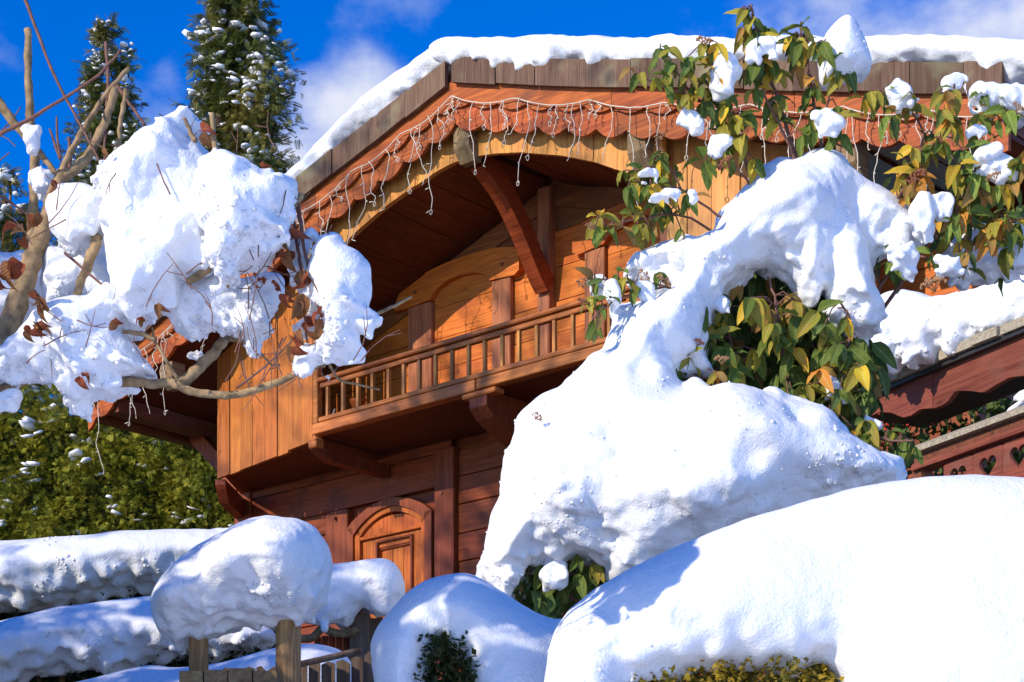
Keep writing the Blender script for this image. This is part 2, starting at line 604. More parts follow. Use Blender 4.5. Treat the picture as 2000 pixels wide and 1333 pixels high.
def ground_mat():
    """unseen ground: snow in front, made-up dark earth near the chalet to cut bounce"""
    m, t, b = new_mat('garden_ground')
    L = t.links.new
    tc = N(t, 'ShaderNodeTexCoord')
    sp = N(t, 'ShaderNodeSeparateXYZ')
    L(tc.outputs['Object'], sp.inputs[0])
    n1 = N(t, 'ShaderNodeTexNoise')
    n1.inputs['Scale'].default_value = 0.6
    n1.inputs['Detail'].default_value = 7
    L(tc.outputs['Object'], n1.inputs['Vector'])
    a = N(t, 'ShaderNodeMath', operation='MULTIPLY_ADD')
    L(n1.outputs['Fac'], a.inputs[0])
    a.inputs[1].default_value = 4.0
    L(sp.outputs['Y'], a.inputs[2])
    mr = N(t, 'ShaderNodeMapRange', interpolation_type='SMOOTHSTEP')
    mr.inputs['From Min'].default_value = 8.9
    mr.inputs['From Max'].default_value = 7.8
    L(a.outputs[0], mr.inputs['Value'])
    mx = N(t, 'ShaderNodeMix', data_type='RGBA')
    L(mr.outputs[0], mx.inputs['Factor'])
    mx.inputs[6].default_value = (0.06, 0.05, 0.038, 1)  # dark tone added to keep bounced sunlight off the chalet
    mx.inputs[7].default_value = (0.88, 0.90, 0.93, 1)
    L(mx.outputs[2], b.inputs['Base Color'])
    b.inputs['Roughness'].default_value = 0.8
    bp = N(t, 'ShaderNodeBump')
    bp.inputs['Distance'].default_value = 0.05
    L(n1.outputs['Fac'], bp.inputs['Height'])
    L(bp.outputs[0], b.inputs['Normal'])
    return m


GROUND = ground_mat()
# ------------------------------------------------------------------ ground
def ground_z(x, y):
    t = min(max((y - 1.0) / 14.0, 0), 1)
    t = t * t * (3 - 2 * t)
    z = 2.7 * t + 0.05 * math.sin(x * 0.9) * math.cos(y * 0.7)
    return z


def build_ground():
    xs = [-400, -150, -60, -30] + list(np.linspace(-18, 18, 61)) + [30, 60, 150, 400]
    ys = [-400, -100, -30, -10] + list(np.linspace(-4, 34, 65)) + [50, 90, 180, 500]
    V = [(x, y, ground_z(x, y)) for y in ys for x in xs]
    n = len(xs)
    Fc = [(j * n + i, j * n + i + 1, (j + 1) * n + i + 1, (j + 1) * n + i) for j in range(len(ys) - 1) for i in range(n - 1)]
    o = link('ground', mesh('unseen_ground', V, Fc, GROUND, True), None, 'structure')
    return o


build_ground()


# ------------------------------------------------------------------ snow: outlines given real thickness, lumps and crumbs
def axis_w(N_, step, wl, r):
    n = int(N_ * step / wl) + 4
    x = np.arange(N_) * step / wl + 1.0
    i = np.floor(x).astype(int)
    t = x - i
    W = np.zeros((N_, n + 3), dtype=np.float32)
    w = [(-t ** 3 + 3 * t ** 2 - 3 * t + 1) / 6, (3 * t ** 3 - 6 * t ** 2 + 4) / 6, (-3 * t ** 3 + 3 * t ** 2 + 3 * t + 1) / 6, t ** 3 / 6]
    for k in range(4):
        W[np.arange(N_), i + k - 1] += w[k]
    return W


def noise3(shape, step, wl, seed, vs=1.0):
    r = np.random.default_rng(seed)
    Ws = [axis_w(n, step / (vs if i == 1 else 1.0), wl, r) for i, n in enumerate(shape)]
    c = r.standard_normal([W.shape[1] for W in Ws]).astype(np.float32)
    c = np.tensordot(Ws[2], c, (1, 2)).transpose(1, 2, 0)       # -> (a,b,Z)
    c = np.tensordot(Ws[1], c, (1, 1)).transpose(1, 0, 2)
    c = np.tensordot(Ws[0], c, (1, 0))
    return c * 1.9


def noise2(shape, step, wl, seed):
    r = np.random.default_rng(seed)
    W0, W1 = axis_w(shape[0], step, wl, r), axis_w(shape[1], step, wl, r)
    c = r.standard_normal((W0.shape[1], W1.shape[1])).astype(np.float32)
    return (W0 @ c @ W1.T) * 1.6


def poly_sdf(poly, X, Z):
    """signed distance in the plane, positive inside"""
    p = np.asarray(poly, dtype=np.float32)
    q = np.roll(p, -1, axis=0)
    best = np.full(X.shape, 1e9, dtype=np.float32)
    ins = np.zeros(X.shape, dtype=bool)
    for (ax, az), (bx, bz) in zip(p, q):
        ex, ez = bx - ax, bz - az
        l2 = ex * ex + ez * ez
        if l2 < 1e-12:
            continue
        t = np.clip(((X - ax) * ex + (Z - az) * ez) / l2, 0, 1)
        d = (X - ax - t * ex) ** 2 + (Z - az - t * ez) ** 2
        np.minimum(best, d, out=best)
        c = (az > Z) != (bz > Z)
        with np.errstate(divide='ignore', invalid='ignore'):
            xi = ax + (Z - az) / (bz - az) * ex
        ins ^= c & (X < xi)
    d = np.sqrt(best)
    return np.where(ins, d, -d)


def iso(Fd, vox, origin):
    Fd = np.clip(Fd, -3 * vox, 3 * vox).astype(np.float32)
    Fd[0], Fd[-1] = 3 * vox, 3 * vox
    Fd[:, 0], Fd[:, -1] = 3 * vox, 3 * vox
    Fd[:, :, 0], Fd[:, :, -1] = 3 * vox, 3 * vox
    g = vdb.FloatGrid(3 * vox)
    g.copyFromArray(Fd, tolerance=1e-6)
    pts, quads = g.convertToQuads(isovalue=0.0)
    pts = np.asarray(pts, dtype=np.float64) * vox + np.asarray(origin)
    return pts, np.asarray(quads)[:, ::-1]


def relief(poly_px, D, R, vox, yaw=0.0, squash=1.0, seed=1, low=0.05, mid=0.02, fine=0.006, crumb=2.5, smooth=True,
           bulge=(), lean=0.0, dy=0.0, vs=1.0, edge=0.0, wl=(0.30, 0.11, 0.035)):
    """a lump of snow whose outline from the front is the polygon; R is how deep it rounds, in metres.
    bulge: (px, py, radius_px, forward_m) swellings; lean: how far the top leans back per metre of height"""
    pm = np.asarray(poly_px, dtype=float) + np.array([0.0, dy])
    c = pm.mean(axis=0)
    O = np.array(P(c[0], c[1], D))
    e1 = np.array([math.cos(yaw), math.sin(yaw), 0.0])
    nn = np.array([-math.sin(yaw), math.cos(yaw), 0.0])     # away from the camera

    def on_plane(px, py):
        r = np.array([(px - CX) / F, 1.0, (CY - py) / F])
        o = np.array([0, 0, CAMZ])
        t = (np.dot(O - o, nn) - lean * (O - o)[2]) / (np.dot(r, nn) - lean * r[2])
        w = o + r * t - O
        return np.dot(w, e1), w[2], t
    pl = np.array([on_plane(x, y)[:2] for x, y in (smooth_path([tuple(q) for q in list(pm) + [pm[0]]], 4)[:-1] if smooth else pm)])
    pad = 0.05 + low * 2
    x0, z0 = pl.min(axis=0) - pad
    x1, z1 = pl.max(axis=0) + pad
    bmax = max([abs(b[3]) for b in bulge], default=0)
    ymax = R * squash + pad + bmax + abs(lean) * max(abs(z1), abs(z0))
    nx, nz, ny = int((x1 - x0) / vox) + 2, int((z1 - z0) / vox) + 2, int(2 * ymax / vox) + 2
    xs = (x0 + np.arange(nx) * vox).astype(np.float32)
    zs = (z0 + np.arange(nz) * vox).astype(np.float32)
    ys = (-ymax + np.arange(ny) * vox).astype(np.float32)
    X, Z = np.meshgrid(xs, zs, indexing='ij')
    # the distance field is smooth: take it on a grid twice as coarse and interpolate
    f = poly_sdf(pl, X[::2, ::2], Z[::2, ::2])
    f = np.repeat(np.repeat(f, 2, 0), 2, 1)[:nx, :nz]
    f[1:-1] = (f[:-2] + 2 * f[1:-1] + f[2:]) / 4
    f[:, 1:-1] = (f[:, :-2] + 2 * f[:, 1:-1] + f[:, 2:]) / 4
    if edge:
        f = f + edge * noise2(f.shape, vox, 0.05, seed + 50) + edge * 0.6 * noise2(f.shape, vox, 0.02, seed + 51)
    gz = np.gradient(f, vox, axis=1)
    lowm = (np.clip(gz, 0, 1) * np.exp(-(np.maximum(f, 0) / (0.35 * R + 0.03)) ** 2)).astype(np.float32)
    yc = low * 1.3 * noise2(f.shape, vox, 0.45, seed + 9) + lean * Z
    for bx, by, br, bf in bulge:
        ax, az, t = on_plane(bx, by)
        rr = br / F * t
        yc = yc - bf * np.exp(-(((X - ax) ** 2 + (Z - az) ** 2) / (rr * rr)))
    q = np.maximum(R - f, 0).astype(np.float32)
    yy = (ys[None, None, :] - yc[:, :, None].astype(np.float32)) / squash
    Fd = np.sqrt(q[:, :, None] ** 2 + yy ** 2) - R
    sh = Fd.shape
    soft = np.clip((f + 0.0) / (R * 0.5), 0.15, 1).astype(np.float32)[:, :, None]
    Fd += low * noise3(sh, vox, wl[0], seed + 1, vs) * 0.5 * soft
    Fd += mid * noise3(sh, vox, wl[1], seed + 2, vs) * (0.45 * soft + 0.5 * lowm[:, :, None])
    patch = np.clip(0.55 + 0.8 * noise2(f.shape, vox, wl[0] * 0.8, seed + 12), 0.1, 1.5).astype(np.float32)[:, :, None]
    Fd += mid * 0.5 * noise3(sh, vox, wl[1] * 0.5, seed + 5, vs) * (0.5 * patch + 0.7 * lowm[:, :, None])
    if fine:
        Fd += fine * noise3(sh, vox, wl[2], seed + 3) * (0.6 * patch + crumb * lowm[:, :, None])
        if wl[2] * 0.5 > 2.2 * vox:
            Fd += fine * 0.45 * noise3(sh, vox, wl[2] * 0.5, seed + 4) * (0.7 * patch + crumb * lowm[:, :, None])
    Fd -= 0.22 * mid + 0.08 * low
    pts, quads = iso(Fd, vox, (x0, z0, -ymax))
    Wp = O + pts[:, 0:1] * e1 + pts[:, 1:2] * np.array([0, 0, 1.0]) + pts[:, 2:3] * nn
    return Wp, outward(Wp - O, quads)


def add_crumbs(o, n, rad, seed):
    """clods and crumbs of snow stuck on the rougher, steeper and lower parts of a lump"""
    me = o.data
    k = len(me.vertices)
    co, no = np.empty(k * 3, dtype=np.float32), np.empty(k * 3, dtype=np.float32)
    me.vertices.foreach_get('co', co)
    me.vertices.foreach_get('normal', no)
    co, no = co.reshape(-1, 3), no.reshape(-1, 3)
    r = np.random.default_rng(seed + 900)
    w = np.full(k, 0.0)
    for j in range(5):
        d = r.normal(0, 1, 3) * (2.0 + 4.0 * j)
        w += np.sin(co @ d + r.uniform(0, 6)) / (1 + 0.4 * j)
    p = np.clip(0.15 + w * 0.8, 0, None) ** 1.5 * np.clip(0.75 - no[:, 2], 0.04, 2) * (no[:, 1] < 0.35)
    if p.sum() <= 0:
        return
    idx = r.choice(k, n, p=p / p.sum())
    rr_ = rad * (0.25 + 0.9 * r.random(n) ** 2.5)
    bm = bmesh.new()
    bmesh.ops.create_icosphere(bm, subdivisions=1, radius=1.0)
    IV0 = np.array([v.co[:] for v in bm.verts])
    IF0 = np.array([[v.index for v in f.verts] for f in bm.faces])
    bm.free()
    Vs, Fs = [], []
    for q, i in enumerate(idx):
        V = IV0 * (1 + 0.25 * np.sin(IV0 @ r.normal(0, 3.0, 3)) + 0.18 * np.sin(IV0 @ r.normal(0, 6.0, 3)))[:, None]
        V = V * r.uniform(0.7, 1.3, 3) * rr_[q] + co[i] + no[i] * rr_[q] * r.uniform(-0.75, 0.0)
        Vs.append(V)
        Fs.append(IF0 + q * len(IV0))
    link('snow_crumbs', mesh('snow_crumbs', np.concatenate(Vs), np.concatenate(Fs), SNOW, True), o, 'stuff')


def lump(name, label, poly, D, R, vox, cat='snow', group=None, mat=None, crumbs=None, **kw):
    V, Q = relief(poly, D, R, vox, **kw)
    base = Vector(((V[:, 0].min() + V[:, 0].max()) / 2, (V[:, 1].min() + V[:, 1].max()) / 2, V[:, 2].min()))
    o = link(name, mesh(name, V - np.array(base), Q, mat or SNOW, True))
    o.location = base
    tag(o, label, cat, group)
    o['kind'] = 'thing'
    if crumbs:
        add_crumbs(o, crumbs[0], crumbs[1], kw.get('seed', 1))
    return o

# ------------------------------------------------------------------ the chalet; its own axes: s along the gable front, d into the house, z up
HU, HV = np.array([0.74320489, -0.66906389]), np.array([0.66906389, 0.74320489])
HA = np.array([-1.54596196, 16.5])
HZ0 = 1.0       # z of the chalet's foot above the camera
HROT = math.atan2(HU[1], HU[0])
SC = 1.745      # the ridge
WALL = 0.82
house = thing('wooden_chalet', 'carved red-brown wooden chalet with arched balcony under a snow-covered gable roof', 'chalet',
              (HA[0], HA[1], CAMZ + HZ0), HROT)


def hworld(s, d, z):
    return Vector((HA[0] + s * HU[0] + d * HV[0], HA[1] + s * HU[1] + d * HV[1], CAMZ + z))


class HB(MB):
    """mesh in chalet axes, z counted from eye height"""

    def obj(s, name, mat, parent=house, smooth=False, kind=None):
        s.V = [(a, b, c - HZ0) for a, b, c in s.V]
        return MB.obj(s, name, mat, parent, smooth, kind)


def bar_part(name, mat, parent, *b, bev=0.0):
    m = HB()
    if not bev:
        m.box(*b)
    else:
        a0, a1, b0, b1, c0, c1 = b
        V, Fc = [], []
        # chamfered box: shrink the ends of each axis in turn
        bm = bmesh.new()
        bmesh.ops.create_cube(bm, size=1.0)
        for v in bm.verts:
            v.co = ((a0 + a1) / 2 + v.co.x * (a1 - a0), (b0 + b1) / 2 + v.co.y * (b1 - b0), (c0 + c1) / 2 + v.co.z * (c1 - c0))
        bmesh.ops.bevel(bm, geom=list(bm.edges), offset=bev, segments=1, affect='EDGES')
        bm.verts.index_update()
        V = [tuple(v.co) for v in bm.verts]
        Fc = [tuple(v.index for v in f.verts) for f in bm.faces]
        bm.free()
        m.add(V, Fc)
    return m.obj(name, mat, parent)


def sub(name, mat=None, parent=house):
    """a part that only carries finer parts"""
    o = bpy.data.objects.new(name, None)
    COL.objects.link(o)
    o.parent = parent
    return o


def zr(s):
    """underside of the shingles at the verge"""
    x = SC - s
    return 6.702 - 0.312 * abs(x) + (0.085 * math.sin(math.pi * x / 4.4) if x > 0 else 0)


def zlin(s):
    return 6.702 - 0.312 * abs(s - SC)


S_L, S_R = -2.56, 6.14
ARCH = [(-0.1, 5.66), (0.06, 5.75), (0.20, 5.82), (0.423, 5.907), (0.636, 6.003), (0.9, 6.09), (1.136, 6.148), (1.446, 6.212), (1.62, 6.232), (1.80, 6.222), (2.032, 6.182), (2.276, 6.122),
        (2.641, 6.0), (2.94, 5.873), (3.2, 5.734), (3.40, 5.60), (3.60, 5.42)]
AD = -0.112     # face of the arch board


def arch_z(s):
    a = np.array(ARCH)
    return float(np.interp(s, a[:, 0], a[:, 1]))


def build_house():
    rr = random.Random(3)
    # ---- ground-floor wall: wide red planks with posts
    wall = HB().box(-1.83, 5.33, WALL + 0.06, WALL + 0.16, HZ0, 4.62).obj('wall', W_RED)
    zs = [1.0, 1.32, 1.6, 1.93, 2.2, 2.5, 2.78, 3.05, 3.33, 3.62, 3.84, 4.07, 4.29, 4.50]
    for z0, z1 in zip(zs[:-1], zs[1:]):
        for a, b in ((-1.60, -0.74), (-0.5, -0.43), (0.49, 0.62), (0.76, 2.6), (2.6, 4.2), (4.2, 5.33)):
            if (a, b) in ((-0.5, -0.43), (0.49, 0.62)):
                continue
            dd = rr.uniform(-0.004, 0.004)
            bar_part('plank', W_RED, wall, a, b, WALL + 0.02 + dd, WALL + 0.06, z0 + 0.004, z1 - 0.004, bev=0.004)
    for z0, z1 in ((4.24, 4.50), (4.505, 4.60)):
        bar_part('plank', W_RED, wall, -1.66, 0.70, WALL - 0.005, WALL + 0.02, z0, z1, bev=0.004)
    bar_part('corner_post', W_REDV, wall, -1.87, -1.66, WALL - 0.03, WALL + 0.12, 1.0, 4.60, bev=0.008)
    bar_part('post', W_REDV, wall, -0.735, -0.47, WALL - 0.012, WALL + 0.06, 1.0, 4.236, bev=0.006)
    bar_part('post', W_REDV, wall, 0.545, 0.755, WALL - 0.035, WALL + 0.06, 1.0, 4.52, bev=0.006)
    bar_part('moulding', W_RED, wall, -1.86, 5.3, WALL - 0.03, WALL + 0.02, 4.605, 4.640, bev=0.004)
    for s in (-0.60, 0.63, -1.74):
        V, Fc = tube([(s, WALL - 0.045, 4.17), (s, WALL - 0.005, 4.17)], 0.014, 8)
        HB().add(V, Fc).obj('peg', W_BEAM, wall)
    # ---- ground-floor window with arched frames and a panelled shutter
    win = sub('window')

    def arch_top(s0, s1, zs_, rise, n=16):
        return [(s0 + (s1 - s0) * i / n, zs_ + rise * math.sin(math.pi * i / n) ** 0.8) for i in range(n + 1)]
    HB().box(-0.43, 0.49, WALL + 0.05, WALL + 0.058, 2.4, 4.06).obj('backing', W_SHUT, win)
    for k, (w, d0, d1, mat) in enumerate(((0.075, -0.035, 0.03, W_REDV), (0.055, -0.012, 0.04, W_SHUT))):
        ins = 0.0 if k == 0 else 0.078
        s0, s1 = -0.455 + ins, 0.515 - ins
        top = arch_top(s0, s1, 4.055 - ins * 0.4, 0.175 - ins * 0.35)
        bot = [(SCW + (s - SCW) * (1 - w / ((s1 - s0) / 2)), z - w * 0.85) for s, z in top for SCW in ((s0 + s1) / 2,)]
        HB().strip(top, bot, WALL + d0, WALL + d1).obj('arch_trim', mat, win)
        HB().box(s0, s0 + w, WALL + d0, WALL + d1, 2.4, top[0][1]).obj('frame', mat, win)
        HB().box(s1 - w, s1, WALL + d0, WALL + d1, 2.4, top[-1][1]).obj('frame', mat, win)
    tp = arch_top(-0.33, 0.39, 4.00, 0.105)
    HB().strip(tp, [(s, 3.975) for s, z in tp], WALL + 0.015, WALL + 0.045).obj('tympanum', W_SHUT, win)
    bar_part('transom', W_SHUT, win, -0.325, 0.385, WALL - 0.008, WALL + 0.04, 3.945, 3.972, bev=0.005)
    bar_part('shutter_stile', W_SHUT, win, -0.32, -0.125, WALL + 0.022, WALL + 0.05, 2.4, 3.94)
    bar_part('shutter_stile', W_SHUT, win, 0.27, 0.38, WALL + 0.018, WALL + 0.05, 2.4, 3.94)
    bar_part('shutter_head', W_SHUT, win, -0.125, 0.27, WALL + 0.02, WALL + 0.05, 3.86, 3.94)
    for a, b in ((-0.15, -0.125), (0.245, 0.27)):
        bar_part('bead', W_REDV, win, a, b, WALL - 0.006, WALL + 0.022, 2.4, 3.90, bev=0.005)
    bar_part('bead', W_REDV, win, -0.15, 0.27, WALL - 0.006, WALL + 0.022, 3.895, 3.915, bev=0.005)
    bar_part('bead', W_REDV, win, -0.10, 0.245, WALL + 0.006, WALL + 0.03, 3.835, 3.85, bev=0.004)
    for a, b in ((-0.10, 0.02), (0.024, 0.145), (0.149, 0.245)):
        bar_part('shutter_board', W_SHUT, win, a, b, WALL + 0.026, WALL + 0.05, 2.4, 3.84, bev=0.004)

    # ---- upper wall behind the balcony
    up = HB().box(-1.83, 5.3, WALL + 0.10, WALL + 0.18, 4.66, 5.30).obj('upper_wall', W_WALL)
    z = 4.66
    k = 0
    while z < 6.3:
        h = (0.255, 0.27, 0.235)[k % 3]
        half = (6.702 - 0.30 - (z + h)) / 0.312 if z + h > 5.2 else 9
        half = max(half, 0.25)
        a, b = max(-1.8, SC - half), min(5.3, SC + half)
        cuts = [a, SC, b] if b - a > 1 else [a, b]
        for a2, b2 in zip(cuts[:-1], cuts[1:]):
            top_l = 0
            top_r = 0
            HB().strip([(a2, z + h - 0.003), (b2, z + h - 0.003)], [(a2, z + 0.003), (b2, z + 0.003)], WALL + rr.uniform(-.003, .003), WALL + 0.10).obj('plank', W_WALL if z < 5.8 else W_SHADE, up)
        z += h
        k += 1
    # raking infill under the ceiling
    for sg in (-1, 1):
        pts = [(SC + sg * q, zlin(SC + sg * q) - 0.395) for q in (0.0, 0.8, 1.6, 2.4, 3.4)]
        if sg < 0:
            pts = pts[::-1]
        HB().strip(pts, [(s, z - 0.16) for s, z in pts], WALL - 0.014, WALL + 0.03).obj('raking_plank', W_SHADE, up)
    bar_part('post', W_POST, up, SC - 0.085, SC + 0.035, WALL - 0.075, WALL + 0.02, 4.66, 6.28, bev=0.008)
    # two arched doors mirrored about the ridge post
    for sg in (-1, 1):
        def ms(s):
            return s if sg < 0 else 2 * 1.735 - s
        door = sub('balcony_door')
        hd_top = [(0.13, 5.74), (0.20, 5.86), (0.36, 5.92), (0.7, 5.955), (0.95, 5.96), (1.2, 5.95), (1.40, 5.91), (1.47, 5.86), (1.47, 5.74)]
        hd_bot = [(0.13, 5.70), (0.27, 5.695), (0.40, 5.70), (0.53, 5.71), (0.55, 5.735), (0.60, 5.775), (0.70, 5.81), (0.85, 5.825), (1.0, 5.81), (1.10, 5.775), (1.15, 5.735), (1.17, 5.71), (1.30, 5.70), (1.42, 5.69), (1.47, 5.72)]
        xs = sorted(set([p[0] for p in hd_top] + [p[0] for p in hd_bot]))
        t2 = [(ms(x), float(np.interp(x, *zip(*[(p[0] + i * 1e-6, p[1]) for i, p in enumerate(hd_top)])))) for x in xs]
        b2 = [(ms(x), float(np.interp(x, *zip(*hd_bot)))) for x in xs]
        if sg > 0:
            t2, b2 = t2[::-1], b2[::-1]
        HB().strip(t2, b2, WALL - 0.065, WALL - 0.002).obj('door_header', W_WALL, door)
        for (a, b) in ((0.27, 0.525), (1.175, 1.365)):
            a, b = sorted((ms(a), ms(b)))
            bar_part('door_jamb', W_POST, door, a, b, WALL - 0.05, WALL - 0.002, 4.66, 5.70, bev=0.006)
        a, b = sorted((ms(0.53), ms(1.17)))
        zz = 4.66
        while zz < 5.8:
            bar_part('door_board', W_WALL, door, a, b, WALL - 0.012, WALL - 0.004, zz + 0.003, min(zz + 0.245, 5.83), bev=0.002)
            zz += 0.245
        for s in (0.37, 1.30):
            V, Fc = tube([(ms(s), WALL - 0.078, 5.80), (ms(s), WALL - 0.06, 5.80)], 0.013, 8)
            HB().add(V, Fc).obj('peg', W_BEAM, door)
        a, b = sorted((ms(0.53), ms(1.17)))
        bar_part('kick_board', W_POST, door, a - 0.02, b + 0.02, WALL - 0.03, WALL - 0.013, 4.66, 4.93, bev=0.004)

    # ---- balcony
    bal = sub('balcony')
    zf = 4.574
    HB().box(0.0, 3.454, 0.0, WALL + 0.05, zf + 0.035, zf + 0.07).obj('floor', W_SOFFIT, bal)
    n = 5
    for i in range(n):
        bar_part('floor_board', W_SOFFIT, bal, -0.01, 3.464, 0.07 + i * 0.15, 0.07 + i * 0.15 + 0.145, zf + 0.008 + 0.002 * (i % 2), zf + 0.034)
    L0, L1 = np.array([0.0, 0.0]), np.array([-1.43, 0.234])
    for sg in (-1, 1):
        def mp(s):
            return s if sg < 0 else 3.454 - s
        poly = [(mp(0.0), 0.045), (mp(-1.40), 0.275), (mp(-1.80), WALL), (mp(0.0), WALL)]
        V = [(a, b, zz) for zz in (zf - 0.006, zf + 0.03) for a, b in poly]
        HB().add(V, [(0, 1, 2, 3), (7, 6, 5, 4), (0, 4, 5, 1), (1, 5, 6, 2), (2, 6, 7, 3), (3, 7, 4, 0)]).obj('floor_end', W_SOFFIT, bal)
    bar_part('front_beam', W_RAIL, bal, 0.015, 1.74, -0.03, 0.065, zf, 4.655, bev=0.006)
    bar_part('front_beam', W_RAIL, bal, 1.743, 3.44, -0.015, 0.065, zf + 0.012, 4.662, bev=0.006)
    bar_part('bottom_rail', W_RAIL, bal, 0.075, 3.40, -0.02, 0.03, 4.664, 4.70, bev=0.006)
    bar_part('top_rail', W_RAIL, bal, 0.09, 3.40, -0.018, 0.03, 4.925, 4.962, bev=0.006)
    bar_part('rail_cap', W_RAIL, bal, 0.07, 3.42, -0.04, 0.045, 4.970, 5.002, bev=0.008)
    me = None
    for i in range(20):
        s = 0.165 + i * 0.1653
        if s > 3.38:
            break
        tw = rr.uniform(-0.004, 0.004)
        o = HB().box(-0.0125, 0.0125, -0.008, 0.018, 0, 0.225)
        if me is None:
            ob = MB.obj(o, 'baluster', W_BAL, bal)
            me = ob.data
        else:
            ob = link('baluster', me, bal)
        ob.location = (s + tw, 0, 4.70 - HZ0)
    # corner posts, canted end walls of upright boards, brackets
    for sg in (-1, 1):
        def mq(q):
            return (q[0], q[1]) if sg < 0 else (3.454 - q[0], q[1])
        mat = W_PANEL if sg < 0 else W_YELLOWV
        pan = sub('end_wall')
        nb = 8
        e = (L1 - L0)
        ln = np.linalg.norm(e)
        e = e / ln
        nrm = np.array([-e[1], e[0]])     # towards the house or away
        if nrm[1] < 0:
            nrm = -nrm
        edges = [0.0] + [ln * (i + 0.12 * rr.uniform(-1, 1)) / nb for i in range(1, nb)] + [ln]
        for i in range(nb):
            a, b = L0 + e * (edges[i] + 0.004), L0 + e * (edges[i + 1] - 0.004)
            pd = rr.uniform(-0.007, 0.007)
            za, zb = zlin(a[0]) - 0.19, zlin(b[0]) - 0.19
            zlow = 4.528 + rr.uniform(-0.012, 0.012)
            q = [a + nrm * pd, b + nrm * pd, b + nrm * (pd + 0.028), a + nrm * (pd + 0.028)]
            q = [mq(t) for t in q]
            zt = [za, zb, zb, za]
            V = [(x, y, zlow) for x, y in q] + [(x, y, z_) for (x, y), z_ in zip(q, zt)]
            Fc = [(3, 2, 1, 0), (4, 5, 6, 7), (0, 1, 5, 4), (1, 2, 6, 5), (2, 3, 7, 6), (3, 0, 4, 7)]
            HB().add(V, Fc).obj('board', mat, pan)
        s0 = 0.012 if sg < 0 else 3.454 - 0.012
        bar_part('corner_post', W_RAIL, bal, s0 - 0.03, s0 + 0.03, 0.0, 0.06, 4.50, arch_z(0.0 if sg < 0 else 3.45) + 0.05, bev=0.006)
        bar_part('corner_block', W_RAIL, bal, s0 - 0.045, s0 + 0.045, -0.03, 0.065, 4.475, 4.555, bev=0.01)

    def bracket(p, q, w, name='bracket', zt=4.57, zl=4.05, mat=W_REDV, curve=0.5, flat=False):
        """a curved timber bracket from the tip p (s,d) back to the wall q"""
        p, q = np.array(p), np.array(q)
        e = q - p
        ln = np.linalg.norm(e)
        e /= ln
        side = np.array([-e[1], e[0]]) * w / 2
        prof = []
        for i in range(11):
            t = i / 10
            if flat:
                t = (0, 0.02, 0.05, 0.09, 0.14, 0.2, 0.3, 0.45, 0.6, 0.8, 1.0)[i]
                prof.append((t, zt - (zt - zl) * min(1.0, 0.25 + 0.75 * (t / 0.2) ** 0.8)))
            else:
                prof.append((t, zt - 0.11 - (zt - 0.11 - zl) * (t ** 0.62) + 0.05 * math.sin(math.pi * t) * curve))
        V = []
        for t, z_ in prof:
            c = p + e * ln * t
            for sd in (-1, 1):
                V.append((*(c + side * sd), z_))
            for sd in (1, -1):
                V.append((*(c + side * sd), zt - 0.001))
        n_ = len(prof)
        Fc = []
        for i in range(n_ - 1):
            a, b = 4 * i, 4 * i + 4
            for k_ in range(4):
                Fc.append((a + k_, b + k_, b + (k_ + 1) % 4, a + (k_ + 1) % 4))
        Fc += [(0, 1, 2, 3), (4 * n_ - 1, 4 * n_ - 2, 4 * n_ - 3, 4 * n_ - 4)]
        return HB().add(V, Fc).obj(name, mat, bal)
    bracket((0.0, 0.0), (0.0, WALL - 0.03), 0.085, zt=4.50, zl=4.40, flat=True)
    bracket((1.75, 0.0), (1.75, WALL - 0.03), 0.17, zt=4.572, zl=4.12)
    bar_part('bracket_block', W_RAIL, bal, 1.60, 1.93, -0.02, 0.09, 4.535, 4.572, bev=0.008)
    bracket((-1.41, 0.25), (-1.80, WALL - 0.02), 0.085, zt=4.525, zl=4.36, flat=True)
    bracket((3.454, 0.0), (3.454, WALL - 0.03), 0.085, zt=4.50, zl=4.40, flat=True)
    bracket((4.86, 0.25), (5.25, WALL - 0.02), 0.085, zt=4.525, zl=4.36, flat=True)

    # ---- arch board over the balcony
    xs = np.linspace(-0.08, 3.53, 73)
    top = [(x, max(zr(x) - 0.168, arch_z(x) + 0.05)) for x in xs]
    bot = [(x, arch_z(x)) for x in xs]
    arch = sub('arch')
    i0 = 0
    while i0 < 72:
        i1 = min(i0 + rr.choice((3, 4, 4, 5)), 72)
        dd = rr.uniform(-0.003, 0.003)
        tp_, bt_ = top[i0:i1 + 1], bot[i0:i1 + 1]
        tp_[-1] = (tp_[-1][0] - 0.0025, tp_[-1][1])
        bt_[-1] = (bt_[-1][0] - 0.0025, bt_[-1][1])
        HB().strip(tp_, bt_, AD + dd, AD + 0.04 + dd).obj('arch_board', W_YELLOWV, arch)
        i0 = i1
    # ---- roof: deck, ceiling boards, purlins, shingles, bargeboards
    roof = sub('roof')
    for a, b in ((S_L, SC), (SC, S_R)):
        sv = np.linspace(a, b, 14)
        HB().strip([(q, zr(q) + 0.15) for q in sv], [(q, zr(q)) for q in sv], -0.20, 3.2).obj('roof_deck', W_BEAM, roof)
    nb = 44
    ed = np.linspace(S_L + 0.02, S_R - 0.02, nb)
